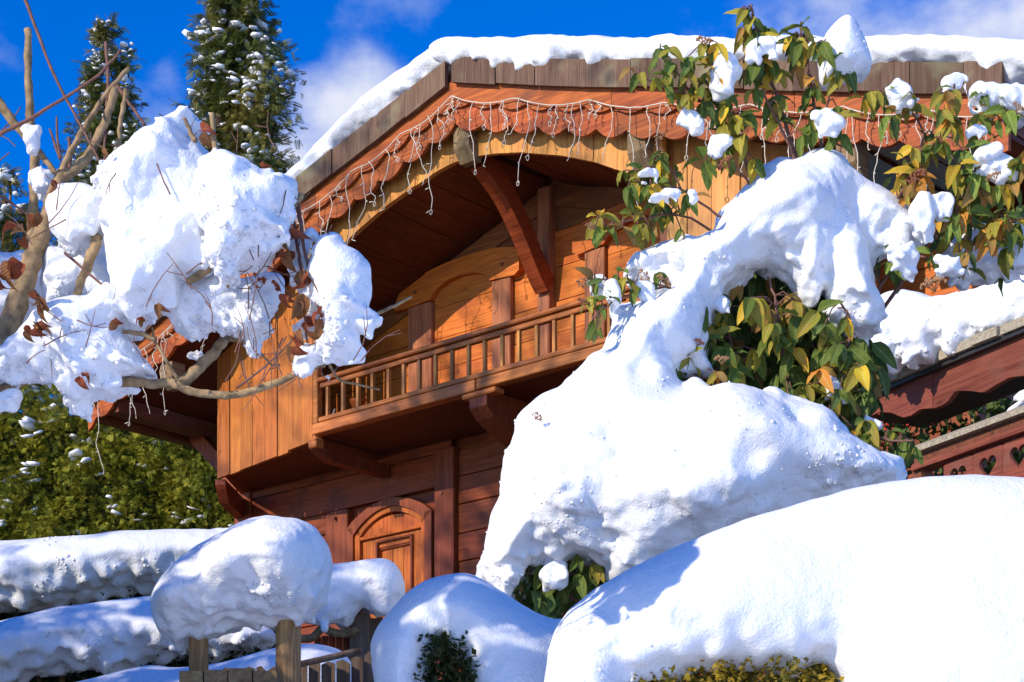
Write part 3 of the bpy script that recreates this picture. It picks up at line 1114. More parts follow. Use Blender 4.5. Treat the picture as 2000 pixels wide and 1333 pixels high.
    for i in range(nb - 1):
        a, b = ed[i] + 0.004, ed[i + 1] - 0.004
        if a < SC < b:
            b = SC
        loggia = -0.2 < a and b < 3.66
        dz = (0.385 if loggia else 0.21) + rr.uniform(-0.008, 0.008)
        d0, d1 = (AD + 0.045, WALL - 0.02) if loggia else (-0.18, 3.1)
        if not loggia:
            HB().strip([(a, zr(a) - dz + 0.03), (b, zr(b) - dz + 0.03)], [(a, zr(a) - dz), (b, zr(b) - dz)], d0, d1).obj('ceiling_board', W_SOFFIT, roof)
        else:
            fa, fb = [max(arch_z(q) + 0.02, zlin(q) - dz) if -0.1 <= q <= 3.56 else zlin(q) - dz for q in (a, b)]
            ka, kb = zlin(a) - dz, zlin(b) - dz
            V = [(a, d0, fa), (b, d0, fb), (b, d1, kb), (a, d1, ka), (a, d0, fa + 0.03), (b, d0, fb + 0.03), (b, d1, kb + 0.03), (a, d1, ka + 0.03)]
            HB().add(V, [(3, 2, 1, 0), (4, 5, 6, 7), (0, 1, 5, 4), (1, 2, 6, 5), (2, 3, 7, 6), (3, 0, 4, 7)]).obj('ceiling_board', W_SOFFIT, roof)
    # verge soffit between bargeboard and arch
    for a_, b_ in ((S_L + .02, SC), (SC, S_R - .02)):
        sv = np.linspace(a_, b_, 14)
        HB().strip([(q, zr(q) - 0.14) for q in sv], [(q, zr(q) - 0.165) for q in sv], -0.195, 0.2).obj('verge_soffit', W_BEAM, roof)
    # purlins with slanted ends
    for s, w, top_, h in ((1.775, 0.15, 6.42, 0.29), (3.375, 0.15, 5.95, 0.30), (5.02, 0.15, 5.42, 0.27), (0.12, 0.15, 5.93, 0.27), (-1.55, 0.15, 5.42, 0.25)):
        V = []
        for ss in (s - w / 2, s + w / 2):
            V += [(ss, -0.205, top_), (ss, -0.205, top_ - 0.15), (ss, -0.135, top_ - h + 0.05), (ss, -0.07, top_ - h + 0.05), (ss, -0.07, top_)]
        Fc = [(0, 1, 2, 3, 4), (9, 8, 7, 6, 5), (0, 5, 6, 1), (1, 6, 7, 2), (2, 7, 8, 3), (3, 8, 9, 4), (4, 9, 5, 0)]
        HB().add(V, Fc).obj('purlin', W_END, roof)
    HB().box(SC - 0.07, SC + 0.07, -0.24, 0.3, 6.56, 6.80).obj('ridge_beam', W_BEAM, roof)
    for s0, s1, z0 in ((-2.36, -2.2, 5.15), (-2.56, -2.46, 5.13)):
        HB().box(s0, s1, -0.19, 3.1, z0, z0 + 0.12).obj('eave_beam', W_BEAM, roof)
    HB().box(6.0, 6.1, -0.19, 3.1, 5.14, 5.26).obj('eave_beam', W_BEAM, roof)
    # braces: under the left eave, and the big curved one from ridge purlin to post
    for d in (0.78, 2.4):
        V, Fc = [], []
        pts = [(-2.66, 5.47), (-2.55, 5.30), (-2.32, 5.10), (-2.05, 4.86), (-1.84, 4.60)]
        m = HB().strip([(s + 0.05, z + 0.05) for s, z in pts], [(s - 0.035, z - 0.045) for s, z in pts], d, d + 0.09)
        m.obj('eave_brace', W_REDV, roof)
    V = []
    pth = smooth_path([(0.02, 6.235), (0.10, 6.20), (0.28, 6.08), (0.45, 5.90), (0.58, 5.72), (0.67, 5.60), (0.745, 5.52)], 3)
    pth = [tuple(p) for p in pth]
    top_ = [(d + 0.045, z + 0.06) for d, z in pth]
    bot_ = [(d - 0.035, z - 0.05) for d, z in pth]
    m = HB()
    MB.strip(m, top_, bot_, -0.065, 0.055)
    m.V = [(SC + b, a, c) for a, b, c in m.V]
    m.F = [tuple(reversed(f)) for f in m.F]
    m.obj('curved_brace', W_RED, roof)
    HB().strip([(-1.83, 5.60), (-1.80, 5.60)], [(-1.83, 1.0), (-1.80, 1.0)], WALL + 0.12, 3.0).obj('side_wall', W_RED)
    HB().strip([(5.27, 5.60), (5.30, 5.60)], [(5.27, 1.0), (5.30, 1.0)], WALL + 0.12, 3.0).obj('side_wall', W_RED)

    # shingles along the verges
    for sg in (-1, 1):
        s = 0.035
        end = (SC - S_L) if sg < 0 else (S_R - SC)
        while s < end:
            w = rr.uniform(0.36, 0.46)
            if sg < 0:
                w *= 0.9
            e = min(s + w, end)
            gap = 0.004 if rr.random() < 0.5 else 0.009
            dz = rr.uniform(-0.007, 0.007)
            dd = rr.uniform(-0.006, 0.006)
            tl = rr.uniform(-0.006, 0.006)
            a, b = SC + sg * s, SC + sg * (e - gap)
            if sg < 0:
                a, b = b, a
            HB().strip([(a, zr(a) + 0.185 + dz), (b, zr(b) + 0.185 + dz)], [(a, zr(a) + dz + tl), (b, zr(b) + dz - tl)], -0.305 + dd, -0.27 + dd).obj('shingle', W_SHINGLE, roof)
            s = e

    def wave(s, ph=0.0):
        """scalloped edge: pointed hollows, round lobes"""
        q_ = abs(s - SC) / 0.262 + ph
        t = q_ % 1.0
        k_ = math.sin(int(q_) * 12.9898 + (7 if s < SC else 0)) * 0.5
        t = min(max(t + 0.10 * k_ * math.sin(math.pi * t), 0.0), 1.0)
        return (0.052 + 0.014 * k_) * (abs(math.sin(math.pi * t)) ** 0.8) - 0.025
    for sg in (-1, 1):
        b0 = 0.0
        end = (SC - S_L) if sg < 0 else (S_R - SC)
        for k_ in range(3):
            b1 = end * (k_ + 1) / 3
            ss = np.linspace(b0 + (0.004 if k_ else 0), b1, 110)
            pl = [SC + sg * q for q in ss]
            if sg < 0:
                pl = pl[::-1]
            HB().strip([(q, zr(q) - 0.10) for q in pl], [(q, zr(q) - 0.285 - wave(q)) for q in pl], -0.235, -0.205).obj('bargeboard', W_BARGE, roof)
            HB().strip([(q, zr(q) + 0.03) for q in pl], [(q, zr(q) - 0.135 - 0.75 * wave(q, 0.35)) for q in pl], -0.262, -0.237).obj('upper_bargeboard', W_BARGE, roof)
            b0 = b1


build_house()


# ---- things on the balcony
def balcony_things():
    c = hworld(0.27, 0.22, 4.64)
    t = thing('wooden_planter', 'small funnel-shaped orange wooden planter behind the balcony railing', 'planter', c)
    prof = [(0.02, 0.0), (0.045, 0.0), (0.045, 0.012), (0.014, 0.03), (0.012, 0.06), (0.018, 0.09), (0.04, 0.14), (0.062, 0.19), (0.07, 0.215), (0.058, 0.215), (0.03, 0.16)]
    k = 16
    V = [(r * math.cos(2 * math.pi * j / k), r * math.sin(2 * math.pi * j / k), z) for r, z in prof for j in range(k)]
    Fc = [(i * k + j, i * k + (j + 1) % k, (i + 1) * k + (j + 1) % k, (i + 1) * k + j) for i in range(len(prof) - 1) for j in range(k)]
    Fc += [tuple(range(k - 1, -1, -1)), tuple(range((len(prof) - 1) * k, len(prof) * k))]
    link('bowl', mesh('bowl', V, Fc, W_SHUT, True), t)
    V, Fc = tube([(-0.09, 0.03, 0.0), (-0.05, 0.02, 0.05), (0.05, 0.02, 0.05), (0.09, 0.03, 0.0)], 0.009, 6)
    link('stand', mesh('stand', V, Fc, W_SHUT), t)
    a, b = hworld(0.045, 0.10, 4.64), hworld(0.14, 0.10, 4.78)
    V, Fc = tube([a, b], 0.006, 6)
    o = put('metal_rod', V, Fc, plain('dull_metal', (0.35, 0.36, 0.38), 0.35, 50, 0.15, 0.05))
    tag(o, 'thin grey metal rod leaning in the balcony corner', 'rod')


balcony_things()


# ---- light string hung along both bargeboards
def garland():
    rr = random.Random(11)
    t = thing('icicle_light_string', 'unlit cream icicle light string hung along the scalloped bargeboards of the gable', 'light string', hworld(SC, -0.29, 6.5))
    off = np.array(t.location)
    d = -0.285

    def sag(s):
        hooks = [SC + q for q in (-4.25, -3.6, -2.9, -2.2, -1.6, -1.0, -0.5, 0.02, 0.62, 1.3, 1.95, 2.6, 3.3, 3.9, 4.35)]
        for a, b in zip(hooks[:-1], hooks[1:]):
            if a <= s <= b:
                u = (s - a) / (b - a)
                return 0.045 * 4 * u * (1 - u)
        return 0
    pts = []
    for i in range(150):
        s = S_L + 0.05 + (S_R - S_L - 0.1) * i / 149
        pts.append(np.array(hworld(s, d - 0.005 * rr.random(), zr(s) - 0.085 - sag(s) + rr.uniform(-.002, .002))) - off)
    V, Fc = tube(pts, 0.0042, 5)
    link('cable', mesh('cable', V, Fc, CABLE, True), t)
    s = S_L + 0.12
    while s < S_R - 0.1:
        left = s < SC
        step = rr.choice((0.03, 0.06, 0.09, 0.12, 0.16)) * (1.0 if left else 1.0)
        ln = rr.choice((0.1, 0.16, 0.26, 0.36, 0.48, 0.66)) * rr.uniform(0.85, 1.1)
        p = [0.0, 0.0]
        z0 = zr(s) - 0.085 - sag(s)
        drift = rr.uniform(-0.25, 0.2)
        path = []
        n = 9
        for i in range(n):
            u = i / (n - 1)
            path.append((s + drift * ln * u * u + (0.016 * math.sin(u * 8 + s * 40) + 0.008 * math.sin(u * 19 + s * 11)) * (1.5 if left else 0.8) + rr.uniform(-.004, .004), d - 0.008 - 0.012 * math.sin(u * 5 + s * 9), z0 - ln * u))
        pw = [np.array(hworld(*q)) - off for q in smooth_path(path, 2)]
        m = MB()
        m.tube(pw, 0.0031, 5)
        # little bulbs, in side twigs on some strands
        for i in range(2, n, 2):
            q = np.array(path[i])
            dv = np.array([rr.uniform(-1, 1), rr.uniform(-.6, .2), rr.uniform(-1, 0.1)])
            dv /= np.linalg.norm(dv)
            l2 = 0.022 if not left else 0.04
            m.tube([np.array(hworld(*q)) - off, np.array(hworld(*(q + dv * l2))) - off], [0.0026, 0.0042], 5)
        if rr.random() < 0.5:       # end loop
            e = np.array(path[-1])
            lp = [e + np.array([0.012 * math.sin(a_), 0, -0.018 + 0.018 * math.cos(a_)]) for a_ in np.linspace(0, 2 * math.pi, 9)]
            m.tube([np.array(hworld(*q)) - off for q in lp], 0.0028, 4)
        m.obj('strand', CABLE, t, True)
        s += step


garland()


# ---- snow on the roof
def roof_snow():
    for sg, lab in ((-1, 'thick snow cover on the left slope of the chalet roof'), (1, 'long snow cover on the right slope of the chalet roof')):
        vox = 0.0158
        s0, s1 = (S_L - 0.2, SC) if sg < 0 else (SC - 0.28, S_R + 0.22)
        d0, d1 = -0.48, 1.0
        # axes along the slope: q down the slope, d, h square to the roof
        ang = math.atan(0.312)
        ca, sa = math.cos(ang), math.sin(ang)
        ql = abs((s0 if sg < 0 else s1) - SC) / ca
        q0 = -0.10 if sg < 0 else -0.30
        nq, nd, nh = int((ql + 0.2 - q0) / vox), int((d1 - d0) / vox), int(0.66 / vox)
        q = q0 + np.arange(nq) * vox
        d = d0 + np.arange(nd) * vox
        h = -0.10 + np.arange(nh) * vox
        th = 0.26 if sg < 0 else 0.245
        Q, Dm = np.meshgrid(q, d, indexing='ij')
        top = th + 0.014 * noise2(Q.shape, vox, 0.9, 31 + sg) + 0.006 * noise2(Q.shape, vox, 0.33, 33 + sg)
        # the front edge rolls over the shingles; the lower edge is ragged
        rag = 0.018 * noise2(Q.shape, vox, 0.30, 35 + sg) + 0.016 * noise2(Q.shape, vox, 0.10, 37 + sg)
        front = -0.335 + 0.03 * noise2((nq, 4), vox, 0.5, 39 + sg)[:, :1]
        ends = np.minimum((q - (q0 + 0.10))[:, None], (ql - 0.02 - q)[:, None])
        inx = np.minimum(Dm - front, ends)                    # how far inside the outline
        R = th * 0.55
        H = h[None, None, :]
        mid_ = (top - 0.03)[:, :, None] * 0.5 + 0.03
        half = ((top - 0.03) * 0.5)[:, :, None]
        base = 0.055 + rag
        hh = np.abs(H - (top[:, :, None] + base[:, :, None]) / 2) - ((top - base) / 2)[:, :, None]
        out = -inx[:, :, None]
        a, b = np.maximum(hh + R, 0), np.maximum(out + R, 0)
        Fd = (np.sqrt(a * a + b * b) + np.minimum(np.maximum(hh + R, out + R), 0) - R).astype(np.float32)
        lowm = np.clip((0.14 - H) / 0.14, 0, 1)
        Fd += (0.006 + 0.008 * lowm) * noise3(Fd.shape, vox, 0.22, 41 + sg) + (0.007 + 0.032 * lowm) * noise3(Fd.shape, vox, 0.075, 43 + sg) * 0.8
        Fd += (0.003 + 0.020 * lowm) * noise3(Fd.shape, vox, 0.036, 47 + sg)
        pts, quads = iso(Fd, vox, (q0, d0, -0.10))
        s = SC + sg * (pts[:, 0] * ca + pts[:, 2] * sa)
        z = 6.702 + 0.105 - pts[:, 0] * sa + pts[:, 2] * ca + (0.085 * np.sin(np.pi * np.clip(SC - s, 0, 4.4) / 4.4) if sg < 0 else 0)
        Wp = np.stack([HA[0] + s * HU[0] + pts[:, 1] * HV[0], HA[1] + s * HU[1] + pts[:, 1] * HV[1], CAMZ + z], 1)
        base_ = np.array([Wp[:, 0].mean(), Wp[:, 1].mean(), Wp[:, 2].min()])
        o = link('roof_snow', mesh('roof_snow', Wp - base_, outward(Wp - base_, quads), SNOW, True))
        o.location = base_
        tag(o, lab, 'snow')
        o['kind'] = 'thing'


roof_snow()

def leaf_quads():
    V = np.array([(0, 0, 0), (0.35, 0.30, 0.05), (1, 0, -0.06), (0.35, -0.30, 0.05), (0.4, 0, -0.03)])
    return V, np.array([(0, 4, 1), (1, 4, 2), (2, 4, 3), (3, 4, 0)])


LQ = leaf_quads()


# ------------------------------------------------------------------ evergreens: flat drooping sprays of scale leaves, gathered on boughs
def spray_template(n=6):
    """one flat spray, a unit long, growing along +x, lying in x-y"""
    V, Fc = [], []

    def leafq(a, b, w):
        a, b = np.array(a), np.array(b)
        t = b - a
        nrm = np.array([-t[1], t[0], 0])
        nrm = nrm / (np.linalg.norm(nrm) + 1e-9) * w
        q = a * 0.72 + b * 0.28
        i = len(V)
        V.extend([q + nrm * 1.15, b, q - nrm * 1.15 + np.array([0, 0, w * 0.5])])
        Fc.append((i, i + 1, i + 2))
    leafq((0, 0, 0), (1.0, 0, -0.22), 0.035)
    for k in range(n):
        t = 0.12 + 0.8 * k / n
        l = 0.50 * (1 - 0.6 * t)
        for sg in (-1, 1):
            b = (t, 0, -0.22 * t * t)
            leafq(b, (t + l * 0.75, sg * l * 0.72, -0.22 * t * t - 0.16 * l), 0.045)
    return np.array(V), np.array(Fc)


SPV, SPF = spray_template()


def scatter(points, dirs, sizes, seed, tpl=(SPV, SPF), roll=0.8):
    """many copies of a template in one mesh"""
    r = np.random.default_rng(seed)
    TV, TF = tpl
    n = len(points)
    x = dirs / np.linalg.norm(dirs, axis=1)[:, None]
    up = np.tile(np.array([0, 0, 1.0]), (n, 1)) + r.normal(0, roll * 0.6, (n, 3))
    y = np.cross(up, x)
    y /= np.linalg.norm(y, axis=1)[:, None] + 1e-9
    z = np.cross(x, y)
    M = np.stack([x, y, z], 1) * sizes[:, None, None]
    V = np.einsum('vk,nkj->nvj', TV, M) + points[:, None, :]
    Fc = TF[None] + (np.arange(n) * len(TV))[:, None, None]
    return V.reshape(-1, 3), Fc.reshape(-1, TF.shape[1])


def ico(sub=2):
    bm = bmesh.new()
    bmesh.ops.create_icosphere(bm, subdivisions=sub, radius=1.0)
    V = np.array([v.co[:] for v in bm.verts])
    Fc = np.array([[v.index for v in f.verts] for f in bm.faces])
    bm.free()
    return V, Fc


IV, IF_ = ico(2)


IV1, IF1 = ico(1)


def pads(points, radii, seed, flat=0.45, elong=1.5):
    """little cushions of snow: uneven, flat underneath"""
    r = np.random.default_rng(seed)
    Vs, Fs = [], []
    b = 0
    TV, TF = (IV1, IF1) if len(points) > 150 else (IV, IF_)
    for p, rad in zip(points, radii):
        V = TV.copy()
        w = 1 + 0.30 * np.sin(V @ r.normal(0, 2.2, 3) + r.uniform(0, 6)) + 0.22 * np.sin(V @ r.normal(0, 4.5, 3) + r.uniform(0, 6)) + 0.10 * np.sin(V @ r.normal(0, 9, 3))
        V = V * w[:, None]
        a = r.uniform(0, math.pi)
        V[:, 0] *= r.uniform(0.8, elong)
        c, s_ = math.cos(a), math.sin(a)
        x, y = V[:, 0] * c - V[:, 1] * s_, V[:, 0] * s_ + V[:, 1] * c
        zz = V[:, 2] * flat
        zz = np.where(zz < 0, zz * 0.7, zz) + x * r.uniform(-.35, .35) + y * r.uniform(-.35, .35)
        Vs.append(np.stack([x, y, zz], 1) * rad + p)
        Fs.append(TF + b)
        b += len(V)
    return np.concatenate(Vs), np.concatenate(Fs)


def conifer(name, label, px, D, tip, base, r_px, nb, size, seed, mat, snow=0.25, group=None, per=16, snow_r=0.1, expo=0.8):
    """a thuja: boughs round a trunk, each a bunch of sprays; tip/base are heights in the photo, r_px the radius at the base"""
    r = np.random.default_rng(seed)
    m = D / F
    zt, zb = CAMZ + (CY - tip) * m, CAMZ + (CY - base) * m
    x0 = (px - CX) * m
    zg = ground_z(x0, D)
    t = thing(name, label, 'tree', (x0, D, zg), 0, group)
    R = r_px * m
    pts, dirs, sz, sp, sr = [], [], [], [], []
    for i in range(nb):
        u = r.random() ** 0.75
        z = zt - (zt - zb) * u
        a = r.uniform(0, 2 * math.pi)
        lump_ = 1 + 0.22 * math.sin(3 * a + 7 * u) + 0.18 * math.sin(11 * u + 2 * a + seed)
        ln = (0.06 + R * (u ** expo)) * r.uniform(0.45, 1.12) * lump_ * (1.3 if r.random() < 0.10 else 1.0)
        dv = np.array([math.cos(a), math.sin(a), r.uniform(0.05, 0.65)])
        k = int(per * (0.5 + u))
        tip_ = np.array([x0, D, z]) + dv * ln
        for j in range(k):
            w = r.uniform(0.3, 1.0)
            p = np.array([x0, D, z]) + dv * ln * w + np.array([0, 0, 0.10 * ln * w * w]) + r.normal(0, 0.055 * ln + 0.02, 3)
            pts.append(p)
            q = dv * 0.8 + r.normal(0, 0.55, 3)
            q[2] -= 0.25 + 0.3 * r.random()
            dirs.append(q)
            sz.append(size * r.uniform(0.6, 1.3))
        if r.random() < snow:
            for _ in range(int(r.integers(2, 7))):
                w = r.uniform(0.55, 1.03)
                sp.append(np.array([x0, D, z]) + dv * ln * w + np.array([0, 0, 0.10 * ln + 0.02]) + r.normal(0, 0.05, 3))
                sr.append(snow_r * r.uniform(0.35, 1.0))
    V, Fc = scatter(np.array(pts), np.array(dirs), np.array(sz), seed)
    put('crown', V, Fc, mat, t)
    V, Fc = tube([(x0, D, zg - 0.1), (x0 + 0.02, D, (zg + zt) / 2), (x0, D, zt - 0.05)], [0.14, 0.09, 0.012], 8)
    put('trunk', V, Fc, BARK, t, True)
    if sp:
        V, Fc = pads(np.array(sp), np.array(sr), seed + 1)
        put('snow_pads', V, Fc, SNOW_FAR, t, True, 'stuff')
    return t


conifer('thuja_tree', 'tall bushy thuja with thick snow pads standing left of the gable', 462, 25.0, -230, 760, 196, 720, 0.13, 5, THUJA_DARK, 0.62, 'thujas behind the chalet', 38, 0.062, 1.0)
conifer('thuja_tree', 'slender pointed thuja seen through the bare snowy branches', 210, 27.0, 42, 760, 160, 440, 0.13, 6, THUJA_DARK, 0.5, 'thujas behind the chalet', 34, 0.05, 0.9)
conifer('thuja_tree', 'low thuja at the picture edge behind the pruned trunk', 20, 26.0, 330, 820, 110, 150, 0.135, 8, THUJA_DARK, 0.3, 'thujas behind the chalet', 26, 0.09)
# thujas added out of view, left of the frame, to shade the lower left
for i_, (k_, top_z, rad_) in enumerate(((0.62, 4.36, 0.34), (1.5, 4.75, 0.45), (2.5, 5.3, 0.5), (3.7, 5.9, 0.6), (4.9, 6.3, 0.6), (6.1, 6.9, 0.7))):
    x_, y_ = -2.05 - 0.71 * k_, 3.85 + 0.70 * k_
    conifer('thuja_tree', 'columnar thuja added out of view beyond the left picture edge to cast shade', CX + x_ / y_ * F, y_, CY - (top_z - CAMZ) / y_ * F, CY - (ground_z(x_, y_) - CAMZ) / y_ * F - 100, rad_ / y_ * F, 300, 0.19, 40 + i_, THUJA_DARK, 0.12, 'thujas beyond the left edge', 10, 0.08, 0.35)


def dapple_tree():
    r = np.random.default_rng(91)
    x0, y0, z0 = -9.7, 7.6, 11.6
    zg = ground_z(x0, y0)
    t = thing('beech_tree', 'tall beech with withered leaves beyond the left edge, throwing dappled shade on the gable', 'tree', (x0, y0, zg))
    b = MB()
    b.tube([(x0, y0, zg), (x0 + 0.1, y0, zg + 5), (x0, y0 + 0.1, z0 + 1)], [0.22, 0.16, 0.04], 9)
    pts, dirs, sz = [], [], []
    for i in range(170):
        c = np.array([x0, y0, z0]) + r.normal(0, 1, 3) * np.array([1.25, 1.25, 1.05])
        h0 = np.array([x0, y0, max(zg + 4, c[2] - 1.2 * r.random() - 0.6)])
        b.tube([h0, (h0 + c) / 2 + np.array([0, 0, 0.1]), c], [0.03, 0.018, 0.006], 5)
        for j in range(int(r.integers(5, 16))):
            pts.append(c + r.normal(0, 0.10, 3))
            dirs.append(r.normal(0, 1, 3))
            sz.append(0.11 * r.uniform(0.7, 1.3))
    put('branches', b.V, b.F, BARK, t)
    V, Fc = scatter(np.array(pts), np.array(dirs), np.array(sz), 92, LQ)
    put('leaves', V, Fc, DRY_PLAIN, t)


def thuja_hedge():
    r = np.random.default_rng(21)
    D = 21.6
    m = D / F
    t = thing('thuja_hedge', 'broad sunlit yellow-green thuja hedge with snow pads below the left eave', 'hedge', ((200 - CX) * m, D + 0.5, ground_z((200 - CX) * m, D)))
    pts, dirs, sz, sp, sr = [], [], [], [], []
    tops = np.array([[-300, 700], [-60, 715], [60, 742], [130, 725], [230, 690], [330, 700], [430, 690], [560, 700]], dtype=float)
    for i in range(1900):
        px = r.uniform(-260, 560)
        ty = np.interp(px, tops[:, 0], tops[:, 1])
        py = ty + (1130 - ty) * r.random()
        lumpy = 0.22 * math.sin(px * 0.045) * math.cos(py * 0.035 + px * 0.01) + 0.14 * math.sin(px * 0.11 + py * 0.07)
        d = D - 0.15 + lumpy + r.normal(0, 0.10) + (0.35 * r.random() if i % 2 else 0) + max(0, (ty + 60 - py)) * m * 0.5
        c = np.array([(px - CX) * m, d, CAMZ + (CY - py) * m])
        ax = np.array([r.normal(0, 0.5), -1.0, r.normal(0.25, 0.3)])
        for j in range(18):
            pts.append(c + r.normal(0, 0.08, 3))
            q = ax + r.normal(0, 0.6, 3)
            q[2] -= 0.15
            dirs.append(q)
            sz.append(0.084 * r.uniform(0.6, 1.3))
        if r.random() < 0.045:
            for k in range(int(r.integers(1, 5))):
                sp.append(c + np.array([r.normal(0, 0.04), -0.10, 0.05 - 0.045 * k]) + r.normal(0, 0.02, 3))
                sr.append(r.uniform(0.025, 0.075))
    V, Fc = scatter(np.array(pts), np.array(dirs), np.array(sz), 22)
    put('crown', V, Fc, THUJA, t)
    # dark twiggy inside
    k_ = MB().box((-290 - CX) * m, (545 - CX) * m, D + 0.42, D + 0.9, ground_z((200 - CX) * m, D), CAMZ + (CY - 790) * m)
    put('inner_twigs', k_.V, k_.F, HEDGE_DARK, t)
    V, Fc = [], []
    b = MB()
    for x in np.linspace(-280, 540, 12):
        X = (x - CX) * m
        b.tube([(X, D + 0.7, ground_z(X, D)), (X, D + 0.72, CAMZ + (CY - 760) * m)], [0.06, 0.03], 6)
    put('trunk', b.V, b.F, BARK, t)
    V, Fc = pads(np.array(sp), np.array(sr) * 0.85, 23, 0.5, 2.0)
    put('snow_pads', V, Fc, SNOW_FAR, t, True, 'stuff')


thuja_hedge()
dapple_tree()


# ------------------------------------------------------------------ small-leaved hedges: leafy bodies under the snow
def leafy(name, poly, D, n, size, mat, parent, seed, thick=0.12, kind='stuff', face=-1.0, yaw=0.0):
    """leaves through a slab behind an outline"""
    r = np.random.default_rng(seed)
    p = np.array(poly, dtype=float)
    lo, hi = p.min(0), p.max(0)
    X = r.uniform(lo[0], hi[0], n * 3).astype(np.float32)
    Z = r.uniform(lo[1], hi[1], n * 3).astype(np.float32)
    f = poly_sdf(p, X, Z)
    X, Z = X[f > 0][:n], Z[f > 0][:n]
    k = len(X)
    lum = 0.5 * np.sin(X * 0.05) * np.cos(Z * 0.06) + 0.5 * np.sin(X * 0.13 + Z * 0.09)
    d = D + thick * (r.random(k) - 0.3) + thick * 0.35 * lum + (X - p[:, 0].mean()) * D / F * math.tan(yaw)
    pts = np.stack([(X - CX) * d / F, d, CAMZ + (CY - Z) * d / F], 1)
    dirs = r.normal(0, 1, (k, 3)) + np.array([0, face * 0.8, 0.1])
    V, Fc = scatter(pts, dirs, size * r.uniform(0.6, 1.3, k), seed + 1, LQ, 1.2)
    return put(name, V, Fc, mat, parent, False, kind)


def hedge_body(name, label, box, mat, cat='hedge'):
    """a clipped hedge from the ground up to its snow: dark core with leaves through it"""
    (x0, x1, y0, y1, zt) = box
    xm, ym = (x0 + x1) / 2, (y0 + y1) / 2
    t = thing(name, label, cat, (xm, ym, ground_z(xm, ym)))
    return t


exec_later = []

# ------------------------------------------------------------------ foreground: the big snow-covered hedge and its neighbours
def foreground():
    # right-hand hedge
    t = thing('clipped_hedge', 'small-leaved yellow and green hedge under the largest snow mound at lower right', 'hedge', P(1600, 1900, 6.2))
    leafy('foliage', [(1228, 1322), (1340, 1300), (1420, 1284), (1580, 1284), (1640, 1325), (1655, 1420), (1215, 1420)], 5.66, 4200, 0.021, HEDGE_LEAF, t, 61, 0.22)
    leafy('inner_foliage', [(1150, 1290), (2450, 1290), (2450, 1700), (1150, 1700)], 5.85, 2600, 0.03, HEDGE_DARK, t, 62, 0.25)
    b = MB()
    for x in range(1200, 2100, 90):
        b.tube([P(x, 1280, 6.0), P(x + 20, 1600, 6.0), (P(x, 0, 6.0).x, 6.0, ground_z(0, 6))], [0.012, 0.02, 0.03], 6)
    put('stems', b.V, b.F, BARK, t)
    poly = [(1065, 1400), (1062, 1333), (1070, 1270), (1082, 1228), (1110, 1188), (1160, 1148), (1230, 1110), (1300, 1079), (1380, 1045), (1460, 1014), (1550, 984), (1640, 959),
            (1720, 943), (1800, 933), (1900, 928), (2000, 932), (2090, 941), (2200, 965), (2330, 1010), (2430, 1080), (2480, 1200), (2490, 1420), (1650, 1420), (1645, 1345), (1625, 1310), (1600, 1290), (1575, 1296),
            (1545, 1318), (1510, 1305), (1480, 1310), (1440, 1303), (1420, 1294), (1390, 1303), (1360, 1295), (1340, 1308), (1300, 1318), (1255, 1325), (1222, 1338), (1205, 1420)]
    lump('snow_mound', 'largest smooth white snow mound lying on the hedge at lower right', poly, 5.8, 0.2, 0.0092, smooth=False, crumbs=(160, 0.009), seed=71, low=0.018, mid=0.007, fine=0.0018, crumb=5,
         lean=0.35, dy=12, bulge=[(1180, 1230, 70, -0.06), (1400, 1200, 160, 0.05)])
    # lower left mound
    t = thing('clipped_hedge', 'dark small-leaved shrub showing through a gap in the blue-shaded mound', 'hedge', P(870, 1900, 6.4))
    leafy('foliage', [(815, 1240), (930, 1240), (935, 1420), (810, 1420)], 6.12, 2400, 0.022, HEDGE_DARK, t, 63, 0.12)
    b = MB()
    for x in (830, 870, 910):
        b.tube([P(x, 1250, 6.25), P(x + 8, 1500, 6.25), (P(x, 0, 6.25).x, 6.25, ground_z(0, 6))], [0.008, 0.014, 0.02], 6)
    put('stems', b.V, b.F, BARK, t)
    poly = [(722, 1252), (735, 1220), (760, 1190), (790, 1157), (830, 1131), (870, 1120), (910, 1118), (940, 1130), (980, 1155), (1020, 1180), (1050, 1194), (1080, 1202), (1120, 1215), (1110, 1300),
            (1105, 1420), (926, 1420), (920, 1335), (908, 1296), (884, 1275), (862, 1258), (852, 1280), (836, 1310), (828, 1350), (826, 1420), (748, 1420), (735, 1345), (725, 1295)]
    lump('snow_mound', 'rounded blue-shaded snow mound with a dark shrub gap, left of the largest mound', poly, 6.2, 0.15, 0.0075, crumbs=(60, 0.008), seed=72, low=0.02, mid=0.008, fine=0.002, crumb=4, lean=0.3, dy=8)


foreground()


